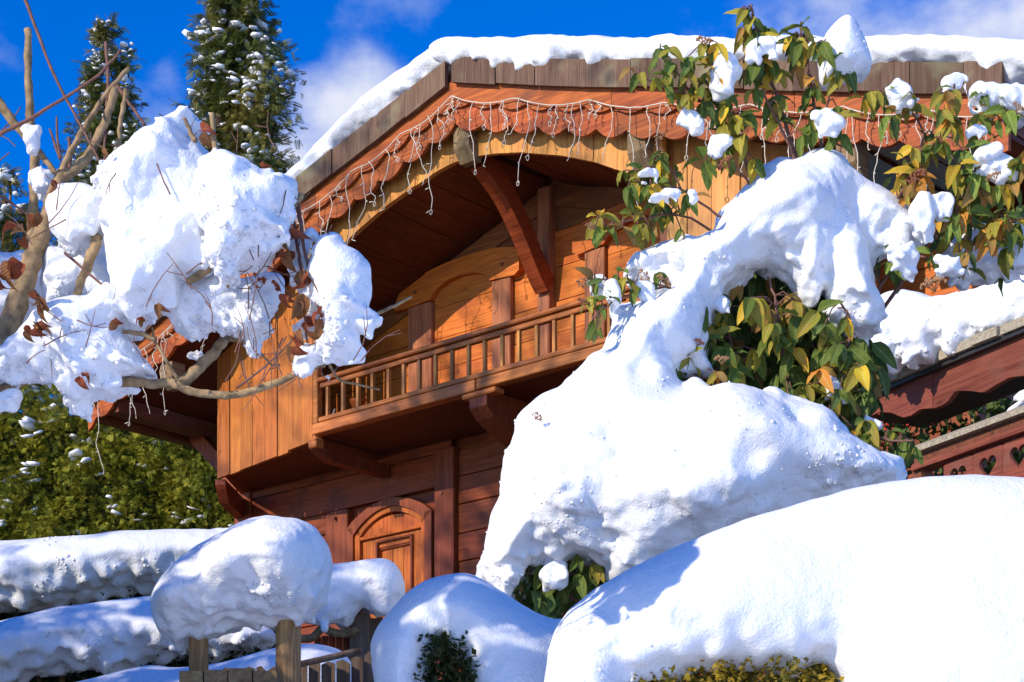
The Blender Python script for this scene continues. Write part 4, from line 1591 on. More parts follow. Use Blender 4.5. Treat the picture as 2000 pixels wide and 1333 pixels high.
def fence_row():
    # round split posts with the thick snow loaf
    D = 6.6
    for px, w, top, lab in ((388, 39, 1225, 'thin round split-wood post at the left end of the snow loaf'), (563, 51, 1205, 'thicker round split-wood post under the right end of the snow loaf')):
        m = D / F
        x, z1 = (px - CX) * m, CAMZ + (CY - top) * m
        zg = ground_z(x, D)
        k = 18
        rr = random.Random(px)
        V, Fc = [], []
        rad = [w / 2 * m * (1 + 0.05 * rr.uniform(-1, 1)) for j in range(k)]
        zz = [zg, zg + (z1 - zg) * 0.5, z1 - 0.06, z1 - 0.03]
        for i, z in enumerate(zz + [None]):
            for j in range(k):
                a = 2 * math.pi * j / k
                z_ = z if z is not None else z1 + rr.uniform(-0.012, 0.014)
                V.append((x + math.cos(a) * rad[j] * (1 - 0.02 * i), D + math.sin(a) * rad[j] * (1 - 0.02 * i), z_))
        for i in range(len(zz)):
            for j in range(k):
                Fc.append((i * k + j, i * k + (j + 1) % k, (i + 1) * k + (j + 1) % k, (i + 1) * k + j))
        Fc.append(tuple(range(len(zz) * k, len(zz) * k + k)))
        o = link('log_post', mesh('log_post', np.array(V) - np.array([x, D, zg]), Fc, W_LOG))
        o.location = (x, D, zg)
        tag(o, lab, 'post')
    poly = [(300, 1200), (298, 1178), (312, 1148), (345, 1108), (400, 1075), (440, 1055), (470, 1040), (510, 1030), (550, 1028), (592, 1034), (622, 1052), (640, 1080), (645, 1112), (642, 1150),
            (628, 1188), (602, 1213), (577, 1228), (556, 1222), (536, 1226), (515, 1220), (500, 1230), (480, 1220), (455, 1230), (438, 1242), (418, 1243), (392, 1250), (370, 1240), (352, 1254), (345, 1264),
            (334, 1245), (310, 1226)]
    lump('snow_loaf', 'tall loaf of snow bridging the two round split-wood posts', poly, 6.62, 0.22, 0.006, crumbs=(200, 0.0085), seed=73, low=0.03, mid=0.008, fine=0.004, crumb=3, squash=1.1, vs=2.8, wl=(0.22, 0.09, 0.03),
         bulge=[(400, 1140, 26, -0.05), (450, 1130, 36, 0.05), (510, 1150, 16, -0.03), (560, 1110, 70, 0.06), (335, 1180, 22, 0.03)])
    poly = [(585, 1130), (610, 1112), (640, 1106), (690, 1102), (740, 1097), (766, 1104), (783, 1130), (786, 1160), (772, 1188), (750, 1200), (722, 1195), (704, 1190), (692, 1208), (672, 1224), (650, 1224),
            (635, 1233), (612, 1222), (590, 1205)]
    lump('snow_loaf', 'smaller shaded loaf of snow on the garden gate behind the posts', poly, 8.2, 0.13, 0.0075, crumbs=(140, 0.009), seed=74, low=0.02, mid=0.010, fine=0.004, crumb=3, vs=2.2)
    # gate under the smaller loaf
    D = 8.25
    m = D / F

    def w(px, py, d=D):
        return P(px, py, d)
    t = thing('garden_gate', 'red-boarded garden gate with arched grey rail under the smaller snow loaf', 'gate', (w(650, 0).x, D, ground_z(w(650, 0).x, D)))
    zg = ground_z(0, D)
    for i in range(6):
        x0, x1 = w(612 + i * 14, 0).x, w(612 + i * 14 + 12.5, 0).x
        b = MB().box(x0, x1, D + 0.05, D + 0.075, zg, CAMZ + (CY - 1240 + 2 * i) * m)
        put('board', b.V, b.F, W_REDV, t)
    pts = [w(586, 1248, 8.2), w(610, 1246, 8.2), w(630, 1228, 8.2), w(650, 1236, 8.2), w(676, 1238, 8.2), w(700, 1228, 8.2)]
    V, Fc = tube(smooth_path(pts, 4), 0.016, 8)
    put('arched_rail', V, Fc, W_END, t, True)
    b = MB().box(w(684, 0).x, w(722, 0).x, D - 0.03, D + 0.05, zg, CAMZ + (CY - 1200) * m)
    put('gate_post', b.V, b.F, W_GREY, t)
    V, Fc = pads([np.array(w(693, 1192, D - 0.02))], [0.036], 5, 1.0, 1.0)
    put('post_knob', V, Fc, IRON, t, True)
    b = MB().box(w(722, 0).x, w(770, 0).x, D + 0.02, D + 0.05, zg, CAMZ + (CY - 1206) * m)
    put('side_board', b.V, b.F, W_GREY, t)
    # low slab fence in front of it
    D = 7.3
    m = D / F
    t = thing('slab_fence', 'low dark fence of rough upright slabs beside the round posts', 'fence', (P(620, 0, D).x, D, ground_z(0, D)))
    rr = random.Random(4)
    x = 430
    while x < 735:
        wd = rr.uniform(20, 30)
        ty = 1318 - (x - 430) * 0.115 + rr.uniform(-7, 5)
        d = D + 0.012 * rr.uniform(-1, 1) + (x - 560) * 0.0012
        a, b_ = P(x, ty, d), P(x + wd - 3, ty + rr.uniform(-7, 7), d)
        V = [(a.x, d, ground_z(0, d)), (b_.x, d, ground_z(0, d)), (b_.x, d, b_.z), ((a.x + b_.x) / 2, d, max(a.z, b_.z) + 0.006), (a.x, d, a.z)]
        V = V + [(x_, y_ + 0.022, z_) for x_, y_, z_ in V]
        Fc = [(0, 1, 2, 3, 4), (9, 8, 7, 6, 5), (0, 5, 6, 1), (1, 6, 7, 2), (2, 7, 8, 3), (3, 8, 9, 4), (4, 9, 5, 0)]
        put('slab', V, Fc, W_GREY, t)
        x += wd
    V, Fc = tube([P(575, 1300, 7.26), P(640, 1286, 7.30), P(705, 1270, 7.36)], 0.011, 8)
    put('top_rail', V, Fc, W_GREY, t)
    # plank lying across the front posts
    t = thing('plank_shelf', 'rough weathered plank across the foot of the round posts', 'plank', P(450, 1328, 6.5))
    b = MB()
    a, c = P(358, 1319, 6.5), P(548, 1316, 6.5)
    for i in range(4):
        x0, x1 = a.x + (c.x - a.x) * i / 4, a.x + (c.x - a.x) * (i + 1) / 4 - 0.004
        q = MB().box(x0, x1, 6.42 + 0.006 * (i % 2), 6.54, a.z - 0.06, a.z + 0.004 * (i % 3))
        put('plank', q.V, q.F, W_END, t)
    # rows of snow on the clipped hedges behind
    poly = [(-90, 1062), (40, 1062), (100, 1058), (170, 1055), (240, 1048), (300, 1045), (350, 1043), (400, 1042), (470, 1042), (540, 1060), (560, 1120), (520, 1165), (440, 1150), (385, 1130), (345, 1140), (318, 1160), (298, 1150),
            (280, 1160), (257, 1148), (238, 1166), (215, 1163), (192, 1172), (170, 1177), (140, 1182), (110, 1193), (85, 1186), (60, 1197), (30, 1190), (-90, 1210)]
    lump('hedge_snow', 'long sun-dappled snow roll on the farther clipped hedge at left', poly, 11.0, 0.26, 0.011, crumbs=(420, 0.012), seed=75, low=0.045, mid=0.011, fine=0.005, crumb=3.5, lean=0.25)
    poly = [(-90, 1250), (0, 1228), (60, 1211), (120, 1197), (180, 1186), (240, 1176), (300, 1168), (350, 1172), (420, 1190), (480, 1215), (530, 1238), (528, 1262), (480, 1276), (440, 1276), (405, 1288), (372, 1272), (350, 1287), (320, 1292), (290, 1286),
            (268, 1303), (240, 1306), (215, 1322), (190, 1312), (150, 1312), (100, 1318), (50, 1328), (0, 1340), (-90, 1350)]
    lump('hedge_snow', 'long blue-shaded snow roll on the nearer clipped hedge at left', poly, 8.8, 0.24, 0.009, crumbs=(420, 0.010), seed=76, low=0.03, mid=0.009, fine=0.005, crumb=3.5, lean=0.3)
    poly = [(60, 1420), (120, 1352), (180, 1330), (235, 1314), (292, 1303), (345, 1308), (420, 1302), (480, 1288), (535, 1273), (590, 1265), (640, 1270), (672, 1285), (690, 1330), (690, 1420)]
    lump('snow_bank', 'low blue-shaded snow bank at the foot of the clipped hedges', poly, 7.9, 0.2, 0.01, seed=77, low=0.02, mid=0.008, fine=0.002, crumb=1, lean=0.6)
    for lab, poly, d, seed in (('dark clipped hedge showing under the farther snow roll', [(-120, 1120), (560, 1100), (560, 1260), (-120, 1260)], 11.05, 65),
                               ('dark clipped hedge showing under the nearer snow roll', [(-120, 1290), (0, 1260), (300, 1230), (560, 1230), (560, 1420), (-120, 1420)], 8.85, 66)):
        t = thing('clipped_hedge', lab, 'hedge', (P(200, 0, d).x, d + 0.1, ground_z(-1, d)))
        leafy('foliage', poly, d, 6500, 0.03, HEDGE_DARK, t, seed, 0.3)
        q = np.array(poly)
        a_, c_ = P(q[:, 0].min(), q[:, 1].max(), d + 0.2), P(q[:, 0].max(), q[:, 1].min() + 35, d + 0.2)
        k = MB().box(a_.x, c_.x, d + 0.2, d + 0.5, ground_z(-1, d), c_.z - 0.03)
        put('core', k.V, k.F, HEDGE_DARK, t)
        b = MB()
        for x in range(-100, 560, 44):
            b.tube([P(x, poly[1][1] + 30, d + 0.05), (P(x, 0, d).x + 0.05, d + 0.05, ground_z(-1, d))], [0.012, 0.03], 6)
        put('stems', b.V, b.F, BARK, t)


fence_row()


# ------------------------------------------------------------------ right: porch roof and balcony railing with hearts
def porch():
    D0 = 11.6
    K = 1.16
    u2 = np.array([0.487, -0.873])
    v2 = np.array([0.873, 0.487])
    A0 = np.array([(1690 - CX) / F * D0, D0])
    rz = math.atan2(u2[1], u2[0])

    def hit(px, py, d=0.0):
        r = np.array([(px - CX) / F, 1.0])
        t_ = (d + A0 @ v2) / (r @ v2)
        return float((r * t_ - A0) @ u2), (CY - py) / F * t_
    z0 = 1.0

    class PB(MB):
        def obj(s, name, mat, parent, **k):
            s.V = [(a, b, c - z0) for a, b, c in s.V]
            return MB.obj(s, name, mat, parent, **k)
    t = thing('porch_roof', 'small porch roof with wavy faded red fascia board at right', 'porch', (A0[0], A0[1], CAMZ + z0), rz)
    top = [hit(x, 786 - (x - 1690) * 0.42) for x in (1640, 1690, 1780, 1870, 1960, 2060)]
    wav = [(1640, 850), (1690, 822), (1720, 806), (1745, 807), (1768, 817), (1785, 812), (1800, 800), (1830, 798), (1852, 788), (1870, 764), (1895, 764), (1925, 768), (1950, 752), (1975, 738), (2000, 735), (2030, 730), (2060, 712)]
    bot = [hit(x, y) for x, y in wav]
    xs = np.linspace(top[0][0], top[-1][0], 60)
    zt = [float(np.interp(x, [p[0] for p in top], [p[1] for p in top])) for x in xs]
    zb = [float(np.interp(x, [p[0] for p in bot], [p[1] for p in bot])) for x in xs]
    ztl = zt
    half = 28
    PB().strip(list(zip(xs[:half + 1], zt[:half + 1])), list(zip(xs[:half + 1], zb[:half + 1])), -0.015, 0.015).obj('fascia_board', W_PORCH, t)
    PB().strip(list(zip(xs[half:], zt[half:])), list(zip(xs[half:], zb[half:])), -0.012, 0.018).obj('fascia_board', W_PORCH, t)
    PB().strip([(x, z + 0.015) for x, z in zip(xs, zt)], [(x, z - 0.004) for x, z in zip(xs, zt)], -0.05, 0.6).obj('roof_edge', IRON, t)
    rr = random.Random(8)
    x = xs[0]
    while x < xs[-1] - 0.05:
        w = rr.uniform(0.13, 0.2)
        a, b = x, min(x + w - 0.006, xs[-1])
        za = float(np.interp(a, xs, zt)) + rr.uniform(0, .008)
        zb_ = float(np.interp(b, xs, zt)) + rr.uniform(0, .008)
        PB().strip([(a, za + 0.065), (b, zb_ + 0.065)], [(a, za + 0.018), (b, zb_ + 0.018)], -0.075 + rr.uniform(-.01, .01), 0.5).obj('shingle', W_CAP, t)
        x += w
    for xx in (xs[4], xs[-3]):
        PB().box(xx - 0.04, xx + 0.04, 0.05, 0.13, z0 - 0.2, float(np.interp(xx, xs, zt)) - 0.02).obj('post', W_REDV, t)
    # railing
    t = thing('balcony_railing', 'faded red balcony railing with heart-shaped cutouts at the right edge', 'railing', (A0[0], A0[1], CAMZ + z0), rz)
    c0, c1 = hit(1796, 874, -0.05), hit(2060, 776, -0.05)

    def zcap(s):
        return c0[1] + (c1[1] - c0[1]) * (s - c0[0]) / (c1[0] - c0[0])
    s0, s1 = c0[0] - 0.05, c1[0]
    ends = [s0, s1]
    # cap with a sloping weathered top
    V = []
    for s in ends:
        z = zcap(s)
        V += [(s, -0.085, z - 0.032), (s, -0.085, z - 0.008), (s, -0.03, z + 0.026), (s, 0.06, z + 0.026), (s, 0.06, z - 0.032)]
    PB().add(V, [(4, 3, 2, 1, 0), (5, 6, 7, 8, 9), (0, 1, 6, 5), (1, 2, 7, 6), (2, 3, 8, 7), (3, 4, 9, 8), (4, 0, 5, 9)]).obj('cap_rail', W_CAP, t)
    PB().strip([(s, zcap(s) - 0.034) for s in ends], [(s, zcap(s) - 0.084) for s in ends], -0.045, 0.03).obj('dark_rail', W_BEAM, t)
    PB().strip([(s, zcap(s) - 0.086) for s in ends], [(s, zcap(s) - 0.116) for s in ends], -0.065, 0.03).obj('lower_rail', W_PORCH, t)
    # boards with hearts cut through pairs of boards: a grid of cells minus the hearts
    hearts = [hit(1874, 912, -0.02), hit(1932, 900, -0.02), hit(1992, 880, -0.02), hit(2058, 862, -0.02)]
    hs = [h[0] for h in hearts]
    pitch = (hs[2] - hs[0]) / 2
    hs = [hs[0] + pitch * i for i in range(4)]
    r0 = 0.066
    for i, h in enumerate(hs):
        zc = zcap(h) - 0.212
        zt_, zb2 = lambda s: zcap(s) - 0.124, lambda s: zcap(s) - 1.0
        n = 40

        def hp(a):
            # an upright heart, 2*r0 wide
            x = 16 * math.sin(a) ** 3
            y = 13 * math.cos(a) - 5 * math.cos(2 * a) - 2 * math.cos(3 * a) - math.cos(4 * a)
            return h + x / 17 * r0, zc + y / 17 * r0
        inner = [hp(2 * math.pi * k / n) for k in range(n)]
        outer = []
        for k in range(n):
            x, z = inner[k]
            dx, dz = x - h, (z - zc) + 1e-6
            lim = pitch / 2 - 0.001
            tt = lim / max(abs(dx), 1e-6)
            up = (zt_(h) - zc) if dz > 0 else (zc - zb2(h))
            tt = min(tt, up / max(abs(dz), 1e-6))
            outer.append((h + dx * tt, zc + dz * tt))
        V, Fc = [], []
        for d in (-0.03, -0.008):
            V += [(x, d, z) for x, z in inner] + [(x, d, z) for x, z in outer]
        for k in range(n):
            k2 = (k + 1) % n
            Fc += [(k, k2, n + k2, n + k), (2 * n + k2, 2 * n + k, 3 * n + k, 3 * n + k2), (k2, k, 2 * n + k, 2 * n + k2), (n + k, n + k2, 3 * n + k2, 3 * n + k)]
        # corners the fan leaves open
        PB().add(V, Fc).obj('heart_board', W_PORCH, t)
    PB().box(s0 - 0.02, s0 + 0.05, -0.04, 0.04, z0 - 0.3, zcap(s0) - 0.0696).obj('end_post', W_BEAM, t)
    # snow on the porch roof
    poly = [(1660, 690), (1663, 665), (1676, 640), (1692, 618), (1712, 596), (1735, 580), (1765, 573), (1800, 578), (1830, 585), (1870, 580), (1920, 565), (1960, 550), (2010, 534), (2080, 515), (2120, 560), (2080, 610), (2030, 632), (1995, 648), (1975, 662), (1955, 660), (1935, 678),
            (1905, 676), (1893, 694), (1872, 708), (1850, 700), (1838, 690), (1822, 712), (1800, 706), (1785, 718), (1765, 712), (1745, 726), (1722, 722), (1700, 706), (1680, 704)]
    lump('porch_snow', 'thick snow slab with ragged edge on the small porch roof at right', poly, 11.0, 0.22, 0.0095, yaw=-0.5, crumbs=(450, 0.015), seed=78, low=0.03, mid=0.016, fine=0.007, crumb=2.6, edge=0.004, lean=0.2)
    # shrub behind the railing
    t = thing('evergreen_shrub', 'dark evergreen shrub with a few lit leaves behind the heart railing', 'shrub', (P(1900, 0, 12.4).x, 12.4, ground_z(2, 12.4)))
    leafy('foliage', [(1640, 760), (2120, 640), (2120, 1050), (1640, 1050)], 12.3, 2600, 0.085, LEAF[1], t, 67, 0.5)
    b = MB()
    for x in (1700, 1800, 1900, 2000):
        b.tube([P(x, 800, 12.5), (P(x, 0, 12.5).x, 12.5, ground_z(2, 12.5))], [0.01, 0.03], 6)
    put('stems', b.V, b.F, BARK, t)
    V, Fc = pads([np.array(P(2010, 770, 11.9)), np.array(P(1992, 800, 11.9)), np.array(P(1940, 935, 11.9)), np.array(P(1885, 905, 11.9))], [0.09, 0.06, 0.03, 0.03], 9)
    put('snow_pads', V, Fc, SNOW, t, True, 'stuff')
    pts = []
    r = np.random.default_rng(77)
    for i in range(26):
        pts.append(np.array(P(1735 + r.normal(0, 24), 838 + r.normal(0, 18), 11.3 + r.normal(0, .1))))
    V, Fc = pads(np.array(pts), r.uniform(0.005, 0.009, 26), 78, 1.0, 1.0)
    put('berries', V, Fc, BERRY, t, True, 'stuff')


porch()
# ------------------------------------------------------------------ leathery-leaved bush under a heavy snow load
def leaf_mesh(name, seed, mat, curl=0.5, width=0.40, fold=0.25, n=7):
    """an ovate pointed leaf, a unit long from its stalk, growing along +x and drooping"""
    r = random.Random(seed)
    V, Fc, UV = [], [], []
    tw = r.uniform(-0.5, 0.5)
    for i in range(n + 1):
        t = i / n
        w = width * 0.5 * (math.sin(math.pi * min(1, t ** 0.72)) ** 0.75 if 0 < t < 1 else 0.0) * (1.0 - 0.18 * t) + (0.012 if t < 0.05 else 0.0)
        ang = curl * t
        x = t * math.cos(ang * 0.6)
        z = -t * math.sin(ang * 0.6) * 0.8
        wv = 0.02 * math.sin(t * 19 + seed)
        for j, u in enumerate((-1.0, -0.5, 0.0, 0.5, 1.0)):
            zz = z + fold * abs(u) * w * 1.1 + wv * abs(u)
            roll = tw * t * u * w
            V.append((x, u * w, zz + roll))
            UV.append((0.5 + 0.5 * u, t))
    for i in range(n):
        for j in range(4):
            a = i * 5 + j
            Fc.append((a, a + 1, a + 6, a + 5))
    me = mesh(name, V, Fc, mat, True)
    uv = me.uv_layers.new(name='UVMap')
    for lp in me.loops:
        uv.data[lp.index].uv = UV[lp.vertex_index]
    return me


LEAF_ME = [[leaf_mesh('leaf', 10 * k + v, LEAF[k], (0.35, 0.7, 1.1, 0.5)[v], (0.40, 0.46, 0.36, 0.43)[v], (0.25, 0.45, 0.3, 0.6)[v]) for v in range(4)] for k in range(6)]
DRY_ME = [leaf_mesh('leaf', 90 + v, (DRY, DRY_RED)[v % 2], (1.6, 2.4, 1.2, 2.0)[v], 0.55, (0.9, 1.3, 0.7, 1.0)[v]) for v in range(4)]


def leaf_at(me, parent, origin, pos, direction, size, roll, name='leaf'):
    d = Vector(direction).normalized()
    x = d
    up = Vector((0, -0.75, 0.65))           # leaf faces look out and up, to the light
    y = up.cross(x)
    y = y.normalized() if y.length > 1e-4 else Vector((1, 0, 0))
    z = x.cross(y)
    M = Matrix((x, y, z)).transposed()
    M = M @ Matrix.Rotation(roll, 3, 'X')
    o = bpy.data.objects.new(name, me)
    COL.objects.link(o)
    o.parent = parent
    o.matrix_local = Matrix.Translation(Vector(pos) - origin) @ (M * size).to_4x4()
    return o


def seed_head_mesh(name, seed, mat):
    r = np.random.default_rng(seed)
    v, f = ico(1)
    Vs, Fs = [], []
    b = 0
    for i in range(46):
        a, q = r.uniform(0, 2 * math.pi), math.sqrt(r.random())
        p = np.array([math.cos(a) * q, math.sin(a) * q, 0.32 * (1 - q * q) + r.normal(0, 0.08)])
        Vs.append(v * r.uniform(0.07, 0.15) * np.array([1, 1, 1.3]) + p)
        Fs.append(f + b)
        b += len(v)
    m = MB()
    for i in range(9):
        a = 2 * math.pi * i / 9
        m.tube([(0, 0, -0.7), (math.cos(a) * 0.35, math.sin(a) * 0.35, -0.3), (math.cos(a) * 0.75, math.sin(a) * 0.75, 0.02)], 0.035, 4)
    V = np.concatenate(Vs)
    F3 = [tuple(x) for x in np.concatenate(Fs)]
    F4 = [tuple(i + len(V) for i in q) for q in m.F]
    return mesh(name, list(map(tuple, V)) + m.V, F3 + F4, mat, False)


SEED_ME = [seed_head_mesh('seed_head', 5, SEED), seed_head_mesh('seed_head', 6, SEED_RED)]


def bush():
    rr = random.Random(17)
    org = Vector((P(1500, 0, 8.5).x, 8.7, ground_z(1, 8.7)))
    t = thing('viburnum_bush', 'large bush with drooping green, yellow and orange leaves under a heavy load of snow', 'bush', org)
    # stems: bearings with distance, from the heart of the bush outwards
    stems = [([(1600, 900, 8.9), (1585, 700, 8.75), (1575, 420, 8.6), (1540, 260, 8.5), (1500, 140, 8.45), (1478, 60, 8.42), (1467, 8, 8.4)], 0.011),
             ([(1575, 420, 8.6), (1555, 320, 8.5), (1520, 240, 8.45), (1482, 150, 8.4), (1478, 60, 8.4)], 0.008),
             ([(1600, 620, 8.7), (1620, 400, 8.6), (1600, 260, 8.5), (1576, 130, 8.45), (1562, 52, 8.42)], 0.010),
             ([(1576, 130, 8.45), (1574, 62, 8.43)], 0.005),
             ([(1600, 260, 8.5), (1625, 150, 8.4), (1618, 84, 8.4)], 0.005),
             ([(1560, 520, 8.7), (1480, 380, 8.5), (1440, 260, 8.4), (1402, 160, 8.35), (1378, 84, 8.3)], 0.009),
             ([(1440, 260, 8.4), (1370, 200, 8.35), (1320, 140, 8.3), (1290, 100, 8.3)], 0.006),
             ([(1370, 200, 8.35), (1300, 170, 8.3), (1248, 150, 8.3)], 0.004),
             ([(1480, 380, 8.5), (1440, 330, 8.4), (1418, 290, 8.35)], 0.005),
             ([(1500, 470, 8.6), (1400, 420, 8.4), (1330, 370, 8.35), (1290, 365, 8.3), (1240, 352, 8.3)], 0.006),
             ([(1330, 370, 8.35), (1290, 300, 8.3), (1268, 330, 8.3)], 0.004),
             ([(1430, 480, 8.5), (1330, 420, 8.4), (1240, 430, 8.35), (1150, 445, 8.3)], 0.006),
             ([(1420, 600, 8.5), (1300, 560, 8.3), (1210, 550, 8.2), (1140, 545, 8.2)], 0.007),
             ([(1300, 560, 8.3), (1220, 580, 8.2), (1170, 610, 8.15), (1148, 650, 8.15)], 0.005),
             ([(1640, 700, 8.8), (1740, 420, 8.5), (1790, 330, 8.4), (1800, 250, 8.4), (1755, 190, 8.35)], 0.009),
             ([(1790, 330, 8.4), (1850, 250, 8.3), (1865, 165, 8.3)], 0.006),
             ([(1700, 640, 8.8), (1850, 420, 8.5), (1900, 300, 8.4), (1940, 200, 8.35)], 0.009),
             ([(1850, 420, 8.5), (1930, 380, 8.4), (1985, 330, 8.35), (2040, 300, 8.3)], 0.007),
             ([(1800, 560, 8.7), (1900, 480, 8.5), (1960, 440, 8.4), (2030, 420, 8.4)], 0.007),
             ([(1690, 700, 8.8), (1720, 560, 8.55), (1780, 500, 8.45), (1840, 520, 8.4), (1900, 500, 8.4)], 0.008),
             ([(1720, 560, 8.55), (1700, 480, 8.5), (1720, 430, 8.5)], 0.005),
             ([(1480, 900, 8.8), (1450, 780, 8.5), (1420, 640, 8.45), (1400, 590, 8.4)], 0.010),
             ([(1500, 900, 8.8), (1530, 760, 8.5), (1520, 620, 8.4), (1500, 540, 8.4)], 0.010),
             ([(1560, 900, 8.8), (1640, 760, 8.4), (1660, 640, 8.35), (1640, 590, 8.3)], 0.010),
             ([(1580, 900, 8.7), (1680, 850, 8.3), (1740, 860, 8.2), (1785, 860, 8.15)], 0.008),
             ([(1450, 780, 8.5), (1380, 740, 8.35), (1310, 715, 8.25)], 0.006),
             ([(1200, 1300, 8.6), (1130, 1180, 8.2), (1060, 1130, 8.1), (1005, 1120, 8.05)], 0.008)]
    nodes = []
    for pts, rad in stems:
        sm = smooth_path([P(*p) for p in pts], 5)
        n = len(sm)
        wob = [np.array(p) + np.array([rr.uniform(-1, 1), 0, rr.uniform(-1, 1)]) * 0.004 for p in sm]
        V, Fc = tube(wob, [rad * (1 - 0.6 * i / (n - 1)) for i in range(n)], 6)
        put('stem', V, Fc, BARK_RED, t, True)
        nodes += [Vector(p) for p in wob]
    b = MB()
    for px in (1420, 1480, 1540, 1600, 1660, 1720, 1160):
        p = P(px, 900 if px > 1200 else 1300, 8.85)
        b.tube([p, p + Vector((rr.uniform(-.05, .05), 0.05, -0.6)), Vector((org.x + (p.x - org.x) * 0.4, 8.8, org.z - 0.1))], [0.014, 0.02, 0.028], 7)
    put('lower_stems', b.V, b.F, BARK, t)
    twigs = MB()
    G, DK, OL, YE, OR, BR = range(6)
    mixes = {'g': [G, G, DK, OL, G], 'y': [OL, YE, OL, G, OL], 'o': [OR, YE, OR, OL, G, BR], 'd': [DK, DK, G, G, BR, DK], 'b': [BR, OL, BR, G], 'v': [OL, G, OL, YE, G], 'r': [OR, BR, OR, OL]}
    # leaf whorls: bearing, distance, number of leaves, length in photo pixels, colours
    W = [(1467, 42, 8.38, 4, 62, 'v'), (1450, 60, 8.4, 3, 52, 'b'), (1478, 70, 8.36, 2, 60, 'v'), (1376, 92, 8.3, 3, 46, 'v'), (1290, 100, 8.3, 4, 46, 'g'), (1312, 128, 8.3, 4, 50, 'g'), (1345, 118, 8.32, 4, 52, 'v'),
         (1250, 148, 8.3, 2, 58, 'v'), (1385, 148, 8.34, 4, 52, 'y'), (1402, 172, 8.36, 3, 56, 'v'), (1440, 130, 8.4, 3, 50, 'b'), (1560, 80, 8.4, 2, 44, 'y'), (1552, 100, 8.42, 2, 46, 'y'),
         (1620, 105, 8.4, 5, 52, 'g'), (1585, 160, 8.44, 3, 50, 'o'), (1655, 140, 8.4, 2, 50, 'd'), (1640, 150, 8.4, 3, 46, 'y'), (1330, 185, 8.34, 5, 58, 'v'), (1300, 170, 8.3, 4, 54, 'g'),
         (1375, 205, 8.35, 5, 56, 'g'), (1422, 190, 8.38, 4, 52, 'v'), (1455, 225, 8.4, 4, 56, 'g'), (1418, 250, 8.36, 4, 62, 'v'), (1445, 275, 8.36, 5, 72, 'y'), (1410, 300, 8.35, 4, 54, 'v'), (1375, 320, 8.35, 4, 56, 'g'),
         (1475, 180, 8.4, 4, 52, 'v'), (1510, 150, 8.42, 3, 56, 'y'), (1585, 245, 8.45, 4, 60, 'g'), (1568, 270, 8.45, 3, 60, 'v'), (1632, 240, 8.42, 4, 58, 'g'), (1640, 270, 8.42, 3, 56, 'd'), (1700, 185, 8.36, 4, 56, 'y'),
         (1688, 200, 8.36, 3, 52, 'v'), (1725, 190, 8.36, 3, 56, 'g'), (1760, 225, 8.36, 3, 72, 'y'), (1742, 230, 8.35, 3, 56, 'd'), (1790, 350, 8.36, 7, 64, 'o'), (1778, 355, 8.38, 3, 66, 'r'), (1862, 180, 8.28, 3, 56, 'g'), (1840, 190, 8.3, 3, 60, 'y'),
         (1848, 240, 8.32, 4, 66, 'y'), (1835, 280, 8.3, 4, 62, 'y'), (1880, 300, 8.32, 4, 60, 'g'), (1872, 330, 8.3, 3, 64, 'y'), (1920, 190, 8.3, 3, 50, 'g'), (1965, 225, 8.3, 3, 62, 'g'), (1945, 240, 8.32, 3, 62, 'b'), (1990, 230, 8.3, 3, 64, 'v'),
         (1905, 345, 8.34, 4, 72, 'g'), (1905, 365, 8.36, 4, 76, 'r'), (1955, 365, 8.34, 4, 66, 'v'), (1975, 370, 8.34, 3, 62, 'b'), (1868, 425, 8.36, 6, 68, 'o'), (1860, 440, 8.34, 4, 60, 'g'), (1890, 420, 8.36, 3, 58, 'o'), (1945, 440, 8.36, 4, 68, 'o'),
         (1965, 430, 8.38, 4, 54, 'g'), (1930, 470, 8.38, 3, 72, 'r'), (1970, 490, 8.4, 5, 62, 'v'), (1820, 505, 8.38, 4, 56, 'g'), (1888, 500, 8.36, 3, 54, 'd'), (1750, 500, 8.44, 4, 52, 'd'), (1738, 520, 8.44, 4, 56, 'g'), (1770, 480, 8.46, 3, 50, 'd'),
         (1260, 345, 8.3, 3, 48, 'g'), (1280, 345, 8.3, 2, 44, 'g'), (1290, 330, 8.3, 3, 48, 'v'), (1260, 372, 8.32, 3, 46, 'v'), (1285, 385, 8.34, 4, 50, 'g'), (1310, 380, 8.34, 4, 50, 'v'), (1340, 385, 8.35, 3, 50, 'v'), (1358, 390, 8.36, 2, 48, 'b'),
         (1178, 452, 8.3, 3, 48, 'g'), (1195, 455, 8.32, 3, 50, 'g'), (1215, 450, 8.33, 3, 50, 'b'), (1245, 445, 8.34, 4, 52, 'y'), (1265, 450, 8.36, 3, 46, 'b'), (1230, 420, 8.36, 3, 44, 'b'), (1205, 540, 8.18, 2, 62, 'g'), (1160, 555, 8.2, 4, 46, 'd'),
         (1180, 555, 8.18, 3, 46, 'g'), (1155, 585, 8.18, 3, 42, 'g'), (1170, 600, 8.16, 3, 44, 'd'), (1190, 590, 8.16, 3, 44, 'g'), (1245, 565, 8.2, 3, 46, 'g'), (1222, 548, 8.2, 3, 46, 'v'), (1160, 635, 8.15, 5, 48, 'd'), (1170, 625, 8.15, 2, 40, 'r'),
         (1290, 540, 8.26, 2, 40, 'g'), (1330, 455, 8.3, 2, 40, 'g'), (1450, 95, 8.42, 2, 46, 'y')]
    # the opening in the snow: many whorls deeper and shallower
    openp = [(1375, 600), (1440, 560), (1500, 535), (1560, 560), (1610, 590), (1650, 620), (1690, 700), (1690, 760), (1640, 800), (1560, 780), (1480, 760), (1420, 765), (1340, 700), (1380, 660)]
    pp = np.array(openp, dtype=np.float32)
    k = 0
